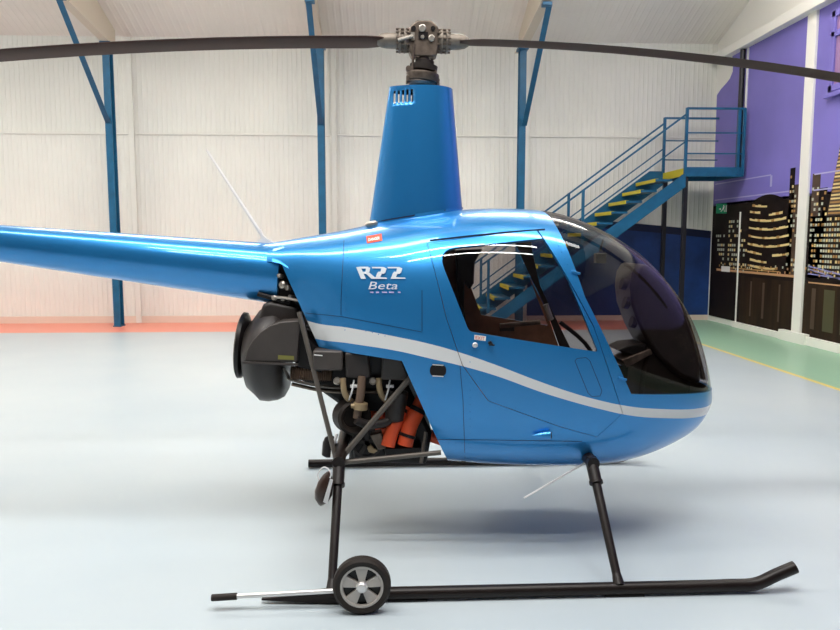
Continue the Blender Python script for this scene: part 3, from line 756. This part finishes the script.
me = D.meshes.new('mast_fairing'); bmesh.ops.delete(fbm, geom=[f for f in fbm.faces if f[lay] == 1], context='FACES')
top = [v for v in vr[0] if v.is_valid]
if len(top) == 44: fbm.faces.new(list(reversed(top)))
bmesh.ops.recalc_face_normals(fbm, faces=fbm.faces)
fbm.to_mesh(me); fbm.free(); bm, lay = _bm, _lay
me.materials.append(M['blue']); me.materials.append(M['liner']); me.shade_smooth(); me.set_sharp_from_angle(angle=math.radians(40))
fo = D.objects.new('mast_fairing', me); COL.objects.link(fo); H(fo)
md = fo.modifiers.new('skin', 'SOLIDIFY'); md.thickness = .004; md.offset = -1; md.material_offset = 1
# collar and gap at the fairing foot
cl = MB(); gap = []
for dpy, hw in ((7, .150), (-0.5, .142)):
    gap.append(fair_ring(368-dpy*.1, 222.5+dpy, 463, 208+dpy, hw))
H(cl.loft(gap, caps=False).build('fairing_collar', M['blue']))
gp = MB()
for k in (0,):
    pts = [at(378+(446-378)*t, 222.5-1.0-(11.6)*t, YC-.135-.01) for t in [i/10 for i in range(11)]]
    vs = [];
    for i, v in enumerate(pts): hh = .004 if 0 < i < 10 else .001; vs += [v+Vector((0, 0, hh)), v-Vector((0, 0, hh))]
    gp.add(vs, [(2*i, 2*i+1, 2*i+3, 2*i+2) for i in range(10)])
H(gp.build('fairing_gap', M['seam'], smooth=False))
lg = MB().lathe(at(372, 224, YC-.12), (1, 0, .2), [(-.035, .006), (-.02, .016), (.02, .016), (.03, .008)], 12); H(lg.build('fairing_latch', M['metal']))

# ---- rotor
def C_(px, py, dy=0): return at(px, py, YC+dy)
H(MB().tube([C_(421.5, 95), C_(424, 40)], .024, 18).build('rotor_mast', M['metal_dark']))
hub = MB()
hp = [(408, 34), (410, 28), (417, 22.5), (431, 22.5), (438, 29), (439, 46), (436, 58), (411, 58), (408, 50)]
hub.prism([(C_(*p_).x, C_(*p_).z) for p_ in hp], YC-.045, YC+.045)
hubo = H(hub.build('rotor_hub', M['metal_dark'], bevel=.008))
hd = MB()
for px, py, r_ in ((413.5, 28.5, .013), (433, 28.5, .012)): hd.lathe(C_(px, py, -.047), (0, -1, 0), [(0, r_), (.004, r_)], 16)
hd.box((C_(418, 34, 0).x, YC-.050, C_(418, 41.5).z), (C_(427.5, 34).x, YC-.044, C_(418, 34.5).z))
sub(hd.build('hub_hole', M['black']), hubo)
hd = MB()
for px, py, r_ in ((422.3, 28.5, .019), (431.5, 38.5, .017), (422.5, 37.5, .010)): hd.lathe(C_(px, py, -.043), (0, -1, 0), [(0, r_), (.012, r_), (.016, r_*.7)], 18)
sub(hd.build('hub_bolt', M['metal']), hubo)
AZ = math.radians(1)
HC = C_(423, 41)
for sgn in (-1, 1):
    dirv = Vector((math.cos(AZ)*sgn, math.sin(AZ)*sgn, 0))
    # grip
    g2 = MB(); prof = [(.075, .045), (.088, .060), (.10, .064), (.104, .054), (.115, .054), (.12, .064), (.13, .060), (.132, .042), (.19, .040), (.22, .034), (.24, .022)]
    go = H(g2.lathe(HC, dirv-Vector((0, 0, .01)), prof, 24).build('blade_grip', M['grip']))
    bt_ = MB()
    for k in range(12):
        a = 2*PI*k/12; side = Vector((-dirv.y, dirv.x, 0))
        c2 = HC + side*math.cos(a)*.057 + Vector((0, 0, math.sin(a)*.057)); bt_.tube([c2+dirv*.072, c2+dirv*.142], .006, 6)
    sub(bt_.build('grip_bolts', M['metal_dark'], smooth=False), go)
    # blade
    side = Vector((-dirv.y, dirv.x, 0)) * (1 if sgn > 0 else 1)
    prof2 = [(0, 0), (.02, .30), (.08, .58), (.2, .88), (.32, 1.0), (.5, .86), (.75, .48), (1, .03)]
    rg = []
    for r_ in [.19, .24, .30, .40, .6] + [.8+.25*i for i in range(13)]:
        r_ = min(r_, 3.83)
        ch = .11 if r_ < .2 else (.155 if r_ < .26 else (.18 if r_ < .33 else .185)); th = .032 if r_ < .33 else .026
        z_ = -(.039 if sgn > 0 else .027)*max(0, r_-.2)**1.9 + (-.008 if sgn > 0 else 0.0)
        cc = HC + dirv*r_ + Vector((0, 0, z_)); lead = side
        tw = math.radians(5)*(1-r_/6)
        up_ = [];
        for u, h in prof2: up_.append((u, h*th/2))
        lo_ = [(u, -h*th/2*.7) for u, h in prof2[-2:0:-1]]
        rng = []
        for u, h in up_+lo_:
            cpos = (.3-u)*ch; dz = h + math.sin(tw)*cpos*1.0
            rng.append(cc + lead*cpos*math.cos(tw) + Vector((0, 0, dz)))
        rg.append(rng)
    H(MB().loft(rg).build('rotor_blade', M['bladebrown'], angle=50))
# controls under the hub
sw = MB()
sw.lathe(C_(423.5, 68), (.12, 0, 1), [(-.020, .05), (-.016, .072), (.012, .074), (.018, .05)], 28)
sw.lathe(C_(424.5, 63), (.12, 0, 1), [(-.012, .03), (-.01, .05), (.01, .05), (.012, .03)], 28)
H(sw.build('boot', M['rubber']))
sw = MB(); sw.lathe(C_(422.5, 77), (.10, 0, 1), [(-.030, .060), (-.024, .080), (-.006, .084), (.006, .088), (.016, .086), (.022, .060)], 30)
sw.lathe(C_(421.5, 83), (.06, 0, 1), [(-.015, .065), (.0, .074), (.012, .07)], 24)
H(sw.build('swashplate', M['metal_dark']))
for px, py, dy in ((408.5, 69, -.03), (409, 79, -.02), (437, 81, .03), (434, 73, -.02)):
    H(MB().lathe(C_(px, py, dy), (0, -1, 0), [(-.02, .014), (.02, .014)], 14).build('rod_end', M['metal_dark']))
for a, b_, dy in (((412, 76), (414, 44), -.05), ((432, 72), (432.5, 45), .03)): H(MB().tube([C_(*a, dy), C_(*b_, dy)], .0065, 8).build('pitch_link', M['metal_dark']))
H(MB().box(C_(411, 40, -.055), C_(414.5, 33, -.04)).tube([C_(398, 40, -.06), C_(413, 36, -.06)], .010, 10).build('pitch_horn', M['metal']))
H(MB().lathe(C_(423, 59), (0, 0, 1), [(-.03, .03), (.0, .034), (.03, .03)], 20).box(C_(414, 57, -.04), C_(419, 52, 0)).build('mast_collar', M['metal_dark']))
for lk in (MB().tube([C_(407, 84, -.02), C_(407.5, 76, -.02), C_(412, 72, -.02)], .007, 8), MB().tube([C_(437.5, 87, 0), C_(437, 79, 0)], .012, 8)): H(lk.build('scissor_link', M['metal_dark']))

# ---- cabin interior
def X_(px, Y=YC): return at(px, 300, Y).x
H(MB().prism([(.40, .55), (1.35, .55), (1.35, .57), (.40, .57)], YC-.36, YC+.36).build('cabin_floor', M['carpet'], smooth=False))
fw = MB(); pA = xz(424, 252); pB = xz(452, 335)
pa = xz(436, 240); pb_ = xz(476, 336)
H(MB().prism([(pa[0]-.04, 1.50), (pa[0]-.0, 1.50), (.40, .62), (.36, .62)], YC-.40, YC+.40).build('rear_bulkhead', M['brown_trim'], smooth=False))
for sy in (-.235, .235):
    se = H(MB().box((.40, YC+sy-.20, .58), (.84, YC+sy+.20, .80)).build('seat_cushion', M['brown_trim'], bevel=.03))
    H(MB().prism([(.38, .80), (.46, .80), (.36, 1.18), (.32, 1.24), (.28, 1.22)], YC+sy-.20, YC+sy+.20).build('seat_back', M['brown_trim'], bevel=.02))
far = YC+.40
hr = MB().prism([(at(x, y, far).x, at(x, y, far).z) for x, y in ((455, 250), (482, 249), (474, 262), (473, 283), (469, 289), (464, 282), (463, 305), (465, 322), (461, 322), (458, 300), (456, 275))], far-.05, far+.02)
H(hr.build('shoulder_harness', M['black'], bevel=.01))
H(MB().prism([(at(x, y, far+.03).x, at(x, y, far+.03).z) for x, y in ((428, 246), (457, 250), (488, 334), (450, 336))], far+.02, far+.04).build('quarter_trim', M['brown_trim'], smooth=False))
# far door trim details
pk = MB(); yy = YC+.50
pk.box(at(500, 325, yy), at(514, 331, yy+.02)); sub(pk.build('map_pocket', M['liner'], smooth=False, bevel=.004), doors[1])
H(MB().box((.42, YC-.22, 1.63), (.88, YC+.22, 1.64)).build('headliner', M['headliner'], smooth=False))
# console, panel, cyclic
cn = MB(); cy = YC+.02
pr = [(at(x, y, cy).x, at(x, y, cy).z) for x, y in ((622, 286), (624, 272), (630, 262), (640, 265), (654, 278), (670, 302), (682, 330), (690, 362), (690, 380), (668, 372), (646, 352), (632, 326), (624, 304))]
cno = H(cn.prism(pr, cy-.15, cy+.15).build('instrument_console', M['console'], bevel=.025, bseg=3))
pd = [(at(x, y, cy).x, at(x, y, cy).z) for x, y in ((640, 345), (668, 345), (684, 372), (680, 400), (630, 412), (634, 372))]
sub(MB().prism(pd, cy-.12, cy+.12).build('console_pedestal', M['liner'], bevel=.02), cno)
for px, py in ((623.5, 284), (626, 303), (633, 322)):
    for dy in (-.08, .08): sub(MB().lathe(at(px, py, cy+dy), (-1, 0, .25), [(-.015, .032), (.012, .032)], 20).build('gauge', M['liner']), cno)
gl = MB(); gp_ = [(at(x, y, YC).x, at(x, y, YC).z) for x, y in ((612, 348), (622, 343), (640, 341), (641, 350), (626, 352))]
H(gl.prism(gp_, YC-.10, YC+.10).build('glare_shield', M['black'], bevel=.006))
H(MB().prism([(at(x, y, YC-.05).x, at(x, y, YC-.05).z) for x, y in ((618, 358), (646, 347), (648, 352), (622, 366))], YC-.12, YC+.05).build('pedal_bracket', M['metal_dark'], bevel=.004))
cyc = MB(); cyc.tube([C_(600, 395), C_(590, 350), C_(560, 322)], .012, 10, smooth_path=5); cyc.tube([at(552, 316, YC-.28), at(552, 318, YC+.28)], .011, 10); 
cyo = H(cyc.build('cyclic_stick', M['black']))
for dy in (-.28, .28): p_ = at(551, 316, YC+dy); sub(MB().tube([p_+Vector((0, 0, -.02)), p_+Vector((-.03, 0, .06))], .016, 10).build('cyclic_grip', M['metal']), cyo)
H(MB().tube([at(500, 326, YC+.1), at(540, 322, YC+.1)], .014, 10).build('collective_lever', M['metal_dark']))

# ---- firewall behind the engine, upper bay closure
f1 = xz(404, 372); f2 = xz(446, 462)
H(MB().prism([(f1[0]+.05, f1[1]+.02), (f1[0]+.07, f1[1]+.02), (f2[0]+.07, f2[1]+.12), (f2[0]+.05, f2[1]+.12)], YC-.40, YC+.40).build('firewall', M['liner'], smooth=False))

# ---- engine and cooling
def T(pts, r_, name, m_, par=None, sm_=6, n_=14):
    o = MB().tube([at(*p_) for p_ in pts], r_, n_, smooth_path=sm_).build(name, m_)
    return sub(o, par) if par else H(o)
fc = at(268, 350, YC)
fp_ = MB(); x_a, x_b = at(247, 350, YC).x, at(288, 350, YC).x; W_ = x_b-x_a
xs_ = [(0, .30, .66), (.012, .52, .80), (.05, .70, .93), (W_*.35, .84, 1.04), (W_*.55, .93, 1.06), (W_-.05, .97, 1.03), (W_-.02, .93, .97), (W_, .80, .84), (W_+.001, .3, .3)]
rg = []
for dx, ku, kd in xs_:
    rg.append([(x_a+dx, YC+.262*max(ku, kd)*math.cos(2*PI*k/56), fc.z + .262*(ku if math.sin(2*PI*k/56) > 0 else kd)*math.sin(2*PI*k/56)) for k in range(56)])
fan = H(fp_.loft(rg).build('fan_scroll', M['darkgrey'], angle=75))
xr_ = at(243.5, 345, YC).x
sub(MB().lathe((xr_-.012, YC, at(240, 345).z), (1, 0, -.10), [(.0, .10), (-.008, .165), (.0, .180), (.018, .178), (.04, .13)], 48).build('fan_inlet_ring', M['black']), fan)
dc = [(244.5, 361), (247, 350), (252, 341), (260, 332.5), (270, 325.5), (280, 322), (300, 320.5), (297, 362.5)]
Yn = YC-.30
duct = H(MB().prism([(at(x, y, Yn).x, at(x, y, Yn).z) for x, y in dc], Yn, YC+.1).build('cooling_duct', M['shroud'], bevel=.005))
lp = MB()
lpts = [at(x, y, Yn-.004) for x, y in ((243, 362.5), (298, 364.5))]; lp.bar(lpts[0], lpts[1], .02, .009)
sub(lp.build('duct_flange', M['shroud'], smooth=False), duct)
sub(MB().add([at(x, y, Yn-.003) for x, y in ((278, 355), (294, 356), (294, 360), (278, 359.4))], [(0, 1, 2, 3)]).build('duct_label', M['yellowtext'], smooth=False), duct)
up_ = [(259, 318), (264, 303), (272, 301), (298, 306), (303, 324), (262, 335)]
H(MB().prism([(at(x, y, YC-.12).x, at(x, y, YC-.12).z) for x, y in up_], YC-.16, YC+.2).build('upper_shroud', M['darkgrey'], bevel=.02, bseg=3))
H(MB().prism([(at(x, y, YC-.24).x, at(x, y, YC-.24).z) for x, y in ((300, 318), (308, 338), (322, 350), (322, 372), (298, 366))], YC-.26, YC+.2).build('side_shroud', M['black'], smooth=False))
# oblique dark core (crankcase) so the bay is filled
core = MB(); core.prism([(at(x, y, YC).x, at(x, y, YC).z) for x, y in ((296, 320), (345, 330), (402, 368), (430, 425), (425, 455), (352, 452), (345, 400), (320, 382), (300, 372))], YC-.18, YC+.25)
eng = H(core.build('crankcase', M['black'], bevel=.02))
# cylinder shrouds
shr = []
for pts in (((313, 350), (343, 350.5), (343, 370), (313, 370)), ((345, 352), (369, 354), (371, 374), (368, 378), (346, 377)), ((382, 356), (401, 358), (409, 376), (404, 380), (381, 379))):
    shr.append(sub(MB().prism([(at(x, y, YC-.34).x, at(x, y, YC-.34).z) for x, y in pts], YC-.36, YC-.10).build('cylinder_shroud', M['shroud'] if len(shr) != 1 else M['darkgrey'], bevel=.010), eng))
sub(MB().prism([(at(x, y, YC-.30).x, at(x, y, YC-.30).z) for x, y in ((366, 354), (384, 356), (382, 378), (370, 376))], YC-.31, YC-.1).build('baffle', M['black'], smooth=False), eng)
# small name strip
sl = MB(); sl.add([at(x, y, YC-.365) for x, y in ((314, 354.2), (322.5, 355), (322.5, 356.2), (314, 355.4))], [(0, 1, 2, 3)]); sub(sl.build('shroud_label', M['whitesticker'], smooth=False), shr[0])
# corrugated duct
cd = MB(); A = at(291, 373, YC-.22); B = at(331, 373.5, YC-.22); n_ = 22
prof = []
for i in range(n_+1):
    t = i/n_*(B-A).length; prof += [(t, .034), (t+.004, .041)]
H(cd.lathe(A, B-A, prof, 22).build('corrugated_duct', M['corr'], angle=60))
T([(284, 368, YC-.22), (288, 376, YC-.22), (292, 380, YC-.24), (320, 386, YC-.24), (345, 388, YC-.24)], .008, 'fuel_line', M['tubegrey'])
T([(292, 384, YC-.15), (320, 390, YC-.18), (350, 392, YC-.2), (400, 391, YC-.2)], .010, 'oil_line', M['metal_dark'])
for x in (343, 379):
    T([(x, 378, YC-.34), (x+.5, 388, YC-.35), (x+3, 396, YC-.34), (x+9, 402, YC-.30)], .015, 'intake_pipe', M['tan'], eng)
    T([(x+11, 380, YC-.34), (x+9, 391, YC-.36), (x+6, 400, YC-.34)], .0045, 'spark_lead', M['rope'], eng, n_=8)
    sub(MB().lathe(at(x-6, 381, YC-.35), (0, -1, .3), [(-.03, .018), (.0, .02), (.01, .014)], 10).build('spark_plug', M['metal'], smooth=False), eng)
    sub(MB().box(at(x+7, 388, YC-.35), at(x+15, 384, YC-.33)).build('pipe_clip', M['alu'], bevel=.003), eng)
T([(362, 376, YC-.35), (361, 390, YC-.36), (359, 404, YC-.36), (357, 418, YC-.36)], .021, 'exhaust_riser', M['corr'])
H(MB().lathe(at(360.5, 406, YC-.36), (.1, 0, 1), [(-.018, .026), (-.016, .036), (.016, .036), (.018, .026)], 20).lathe(at(351, 406, YC-.37), (1, 0, 0), [(0, .012), (.02, .012)], 12).build('exhaust_clamp', M['tan']))
H(MB().lathe(at(353, 417, YC-.30), (.35, -1, .1), [(-.10, .06), (-.08, .088), (.03, .088), (.045, .075), (.03, .06), (.0, .052)], 30).build('muffler', M['rubber']))
T([(356, 420, YC-.38), (366, 424, YC-.36), (380, 424, YC-.34), (390, 420, YC-.32), (396, 412, YC-.3)], .022, 'exhaust_pipe', M['darkgrey'])
H(MB().lathe(at(399, 390, YC-.30), at(394, 421, YC-.30)-at(399, 390, YC-.30), [(0, .03), (.006, .050), (.15, .050), (.165, .035)], 26).build('oil_filter', M['darkgrey']))
# orange hoses
def hose(pts, r_):
    o = MB().tube([at(*p_) for p_ in pts], r_, 18, smooth_path=6).build('orange_hose', M['orange']); H(o); return o
h1 = hose([(404, 405, YC-.28), (397, 420, YC-.30), (391, 434, YC-.32), (388, 446, YC-.33)], .036)
h2 = hose([(424, 396, YC-.24), (418, 410, YC-.28), (410, 426, YC-.31), (405, 445, YC-.32)], .040)
h3 = hose([(362, 413, YC-.16), (376, 415, YC-.18), (392, 418, YC-.2), (404, 420, YC-.2)], .022)
h4 = hose([(366, 428, YC-.2), (380, 431, YC-.22), (396, 431, YC-.22)], .018)
h5 = hose([(412, 428, YC-.05), (426, 434, YC-.08), (444, 440, YC-.1)], .034)
for h_, (px, py), (qx, qy), r_ in ((h2, (419, 408), (417, 412), .043), (h2, (408, 434), (407, 437), .043), (h1, (402, 408), (400.5, 411), .038)):
    A = at(px, py, YC-.285 if py < 420 else YC-.315); B = at(qx, qy, YC-.29 if py < 420 else YC-.318)
    sub(MB().tube([A, B], r_, 18).build('hose_clamp', M['black']), h_)
# lower pulley plate, tray
pt_ = [(352, 432), (372, 428), (382, 436), (386, 456), (354, 458)]
lpn = H(MB().prism([(at(x, y, YC-.25).x, at(x, y, YC-.25).z) for x, y in pt_], YC-.27, YC+.1).build('alternator_mount', M['black'], bevel=.01))
pu = MB()
for a in range(5):
    an = a*2*PI/5+.4; c_ = at(367, 443, YC-.28); pu.bar(c_, c_+Vector((math.cos(an)*.07, 0, math.sin(an)*.07)), .01, .02)
pu.lathe(at(367, 443, YC-.275), (0, -1, 0), [(-.01, .08), (.004, .08), (.004, .068), (-.008, .066)], 26); sub(pu.build('pulley', M['darkgrey']), lpn)
sub(MB().prism([(at(x, y, YC-.30).x, at(x, y, YC-.30).z) for x, y in ((367, 447), (371, 444), (374, 448), (378, 450), (374, 453), (369, 452))], YC-.31, YC-.29).build('belt_tensioner', M['tan'], bevel=.003), lpn)
H(MB().prism([(at(x, y, YC-.30).x, at(x, y, YC-.30).z) for x, y in ((370, 434), (381, 431), (386, 447), (378, 448))], YC-.33, YC-.25).build('engine_bracket', M['metal_dark'], bevel=.004))
H(MB().prism([(at(x, y, YC-.28).x, at(x, y, YC-.28).z) for x, y in ((384, 447), (422, 446), (416, 457), (386, 455))], YC-.30, YC+.1).build('air_box', M['black'], bevel=.006))
H(MB().lathe(at(329, 447, YC-.30), (.2, 0, 1), [(-.055, .01), (-.045, .03), (.02, .036), (.045, .03), (.06, .012)], 18).build('drain_canister', M['black']))
H(MB().tube([at(337, 434, YC-.33), at(333, 446, YC-.34), at(332, 458, YC-.34)], .008, 8).build('breather_hose', M['rope']))
# clutter at the tail joint
cl_ = MB()
H(MB().prism([(at(x, y, YC-.05).x, at(x, y, YC-.05).z) for x, y in ((279, 262), (288, 262), (306, 318), (279, 306))], YC-.10, YC+.12).build('tail_bulkhead', M['black'], smooth=False))
for (px, py, r_) in ((283, 285, .020), (288, 288, .014), (280, 276, .012), (291, 297, .012), (275, 298, .014), (284, 299, .013)):
    cl_.lathe(at(px, py, YC-.15), (-.5, -1, .2), [(-.02, r_), (.012, r_), (.018, r_*.6)], 12)
cl_.tube([at(272, 297, YC-.15), at(286, 298, YC-.17), at(300, 301, YC-.18)], .008, 8); H(cl_.build('tail_fittings', M['metal']))
H(MB().tube([at(258, 294, YC-.13), at(290, 303, YC-.15)], .013, 10).build('rear_tube', M['black']))

# ---- welded frame tubes
YT = YC-.42
J = (337, 463, YT)
for pts, r_ in (([(299, 312, YC-.3), J], .0125), ([(410, 378, YC-.40), (337, 463, YT)], .0145), ([J, (441, 452.5, YC-.46)], .012), ([(426, 432, YC-.36), (421, 463, YC-.40)], .009)):
    T(pts, r_, 'frame_tube', M['tubegrey'], sm_=0)

# ---- landing gear
YNR = -1.02; YFR = .83
def skid(Y, near):
    e_ = 1.0
    def W(x, z): return Vector((x, Y, z))
    x_t = at(798, 568, YNR).x; x_b = at(745, 590, YNR).x; x_r = at(330, 595, YNR).x; r_ = .0275
    zt = at(798, 571, YNR).z
    def Wp(px, py): q = at(px, py, YNR); return W(q.x, q.z)
    x_l = at(262, 600, YNR).x
    if not near: x_r = x_l
    path = [W(x_r, r_+.004), W(0.4, r_+.004), W(at(690, 590, YNR).x, r_+.004), W(at(728, 590, YNR).x, r_+.006), Wp(755, 584), Wp(777, 574.5), Wp(795, 567)]
    o = H(MB().tube([path[0], path[1], path[2]]+path[3:], r_, 18, smooth_path=6).build('skid_tube', M['skidblack']))
    if not near: return o
    sh = MB(); sh.loft([[Vector((x_l, Y-.012, .018)), Vector((x_l, Y+.012, .018)), Vector((x_l, Y+.012, .024)), Vector((x_l, Y-.012, .024))],
                        [Vector((x_r+.02, Y-.03, .004)), Vector((x_r+.02, Y+.03, .004)), Vector((x_r+.02, Y+.022, .055)), Vector((x_r+.02, Y-.022, .055))],
                        [Vector((x_r+.10, Y-.028, .002)), Vector((x_r+.10, Y+.028, .002)), Vector((x_r+.10, Y+.028, .04)), Vector((x_r+.10, Y-.028, .04))]])
    sub(sh.build('skid_heel', M['skidblack'], smooth=False), o)
    for a, b_ in ((x_r+.25, x_r+.42), (0.95, 1.12)):
        sub(MB().box((a, Y-.02, .0), (b_, Y+.02, .008)).build('wear_plate', M['black'], smooth=False), o)
    return o
sk_n = skid(YNR, True); sk_f = skid(YFR, False)
zb_ = .05
for sgn, Ys in ((-1, YNR), (1, YFR)):
    for name, topn, botn in (('rear', (339, 466), (331.5, 590)), ('front', (592, 464), (619, 586))):
        tp_ = at(*topn, YC-.55); bt2 = at(*botn, YNR)
        t_ = Vector((tp_.x, YC+.55*sgn, tp_.z)); b2 = Vector((bt2.x, Ys, .045))
        o = H(MB().tube([t_, b2], [.0225, .019], 16).build('landing_strut', M['skidblack']))
        d_ = (b2-t_).normalized()
        sub(MB().tube([t_-d_*.03, t_+d_*.085], .029, 16).tube([t_+d_*.085, t_+d_*.10], .033, 16).build('strut_clamp', M['skidblack']), o)
        sub(MB().tube([b2-d_*.05, b2], [.020, .026], 14).build('strut_shoe', M['skidblack']), o)
for topn in ((339, 463), (592, 464)):
    tp_ = at(*topn, YC-.55)
    H(MB().tube([(tp_.x, YC-.58, tp_.z+.01), (tp_.x, YC+.58, tp_.z+.01)], .030, 18).build('cross_tube', M['skidblack']))
H(MB().tube([at(588, 461, YC-.45), at(524, 498, YC-.55)], [.006, .0045], 8).build('belly_antenna', M['antenna']))

# ================================================================== LOOSE THINGS
# ground handling wheel
YW2 = YNR-.10; wc = at(362, 587, YW2); R_ = .122; wc.z = R_+.001
gw = empty('ground_handling_wheel', (wc.x, YW2, 0)); tag(gw, 'small ground handling wheel with grey five-spoke rim and aluminium lever clamped to the near skid', 'wheel')
def G(o): return keep(o, gw)
G(MB().lathe(wc, (0, -1, 0), [(-.022, .088), (-.026, .094), (-.026, .110), (-.016, .121), (.016, .121), (.026, .110), (.026, .094), (.022, .088)], 56, caps=False).build('tyre', M['rubber']))
rm = MB()
rm.lathe(wc, (0, -1, 0), [(.012, .078), (.012, .089), (.024, .091), (.024, .081), (.012, .078)], 48, caps=False)
for k in range(5):
    a = 2*PI*k/5 + PI/2; d_ = Vector((math.cos(a), 0, math.sin(a))); s_ = Vector((-d_.z, 0, d_.x)); o_ = Vector((0, -.018, 0))
    q = [wc+o_+d_*.018-s_*.011, wc+o_+d_*.018+s_*.011, wc+o_+d_*.081+s_*.028, wc+o_+d_*.081-s_*.028]
    rm.add(q+[v+Vector((0, .016, 0)) for v in q], [(0,1,2,3),(7,6,5,4),(0,1,5,4),(1,2,6,5),(2,3,7,6),(3,0,4,7)])
rim = G(rm.build('rim', M['rim'], smooth=False, bevel=.002))
G(MB().lathe(wc, (0, -1, 0), [(-.02, .084), (.004, .084)], 40).build('wheel_disc', M['black']))
G(MB().lathe(wc, (0, -1, 0), [(.0, .026), (.026, .024), (.03, .019), (.036, .017), (.039, .008)], 24).build('hub_cap', M['alu']))
G(MB().tube([wc+Vector((0, .0, 0)), wc+Vector((0, .10, -.0))], .012, 12).build('axle', M['black']))
l0 = at(340, 590.5, YW2+.05); l1 = at(236, 596.3, YW2+.05); l2 = at(211.5, 597.8, YW2+.05)
G(MB().tube([l0, l1], .0105, 14).build('lever', M['alu'])); G(MB().tube([l1+(l0-l1).normalized()*.005, l2], .0145, 14).build('lever_grip', M['rubber'], bevel=.002))
G(MB().box((wc.x-.10, YNR-.045, .03), (wc.x+.02, YNR-.029, .085)).build('clamp_bracket', M['black'], smooth=False, bevel=.004))
# pouch hanging from the rear strut
pc = empty('hanging_pouch', at(323, 505, YC-.66)); tag(pc, 'dark brown rounded pouch with white cord and tag hanging from the rear strut', 'pouch')
A = at(328, 474, YC-.65); B = at(321, 503, YC-.65)
pm = mat('brown_leather', (.035, .018, .012), .3)
keep(MB().lathe(A, B-A, [(-.01, .008), (.01, .022), (.045, .036), (.09, .042), (.125, .034), (.15, .012), (.157, .001)], 22).build('pouch_body', pm), pc)
keep(MB().tube([at(x, y, YC-.70) for x, y in ((319, 480), (318, 474), (323, 467.5), (328, 469), (331, 474), (330, 478))], .0035, 8, smooth_path=5).build('cord', M['rope']), pc)
tgp = [at(x, y, YC-.71) for x, y in ((330, 479), (333, 480), (327.5, 504), (323, 502))]
keep(MB().add(tgp+[v+Vector((0, .004, 0)) for v in tgp], [(0,1,2,3),(7,6,5,4),(0,1,5,4),(1,2,6,5),(2,3,7,6),(3,0,4,7)]).build('paper_tag', M['rope'], smooth=False), pc)

# ================================================================== LIGHT
def area(name, loc, rot, sx, sy, power, col=(1, 1, 1)):
    l = D.lights.new(name, 'AREA'); l.shape = 'RECTANGLE'; l.size = sx; l.size_y = sy; l.energy = power; l.color = col
    o = D.objects.new(name, l); COL.objects.link(o); o.location = loc; o.rotation_euler = rot; return o
for i, (x, y) in enumerate(((-9, 5.0), (-3, 5.0), (3, 5.0), (-9, -1.0), (-3, -1.0), (3.0, -1.0))):
    area('roof_and_fill_light', (x, y, 6.4 if abs(y) > 4 else 7.4), (0, 0, 0), 4.2, .6, 150, (1, .98, .94))
    if y > -5: area('roof_and_fill_light', (x, y, 6.5 if abs(y) > 4 else 7.5), (PI, 0, 0), 4.2, .6, 230, (1, .97, .92))  # upward fill lights, added to brighten the ceiling
area('roof_and_fill_light', (-.2, -2.9, 5.2), (0, 0, 0), 4.5, .14, 110, (1, .98, .95))
area('roof_and_fill_light', (-.2, -2.0, 5.2), (0, 0, 0), 4.5, .14, 110, (1, .98, .95))
wd = D.worlds.new('daylight'); bpy.context.scene.world = wd; wd.use_nodes = True
bg = wd.node_tree.nodes['Background']; bg.inputs[0].default_value = (.86, .93, 1, 1); bg.inputs[1].default_value = .8

# ================================================================== CAMERA
cd_ = D.cameras.new('camera'); cam = D.objects.new('camera', cd_); COL.objects.link(cam)
cam.location = CAM; cd_.sensor_width = 36; cd_.lens = F/840*36
cam.matrix_world = Matrix.Translation(CAM) @ Matrix((( _r.x, _u.x, -_f.x), (_r.y, _u.y, -_f.y), (_r.z, _u.z, -_f.z))).to_4x4()
sc = bpy.context.scene; sc.camera = cam
sc.view_settings.view_transform = 'Standard'; sc.view_settings.look = 'None'; sc.view_settings.gamma = 1; sc.view_settings.use_curve_mapping = False
sc.view_settings.exposure = 0.0
sc.cycles.max_bounces = 10; sc.cycles.transparent_max_bounces = 16
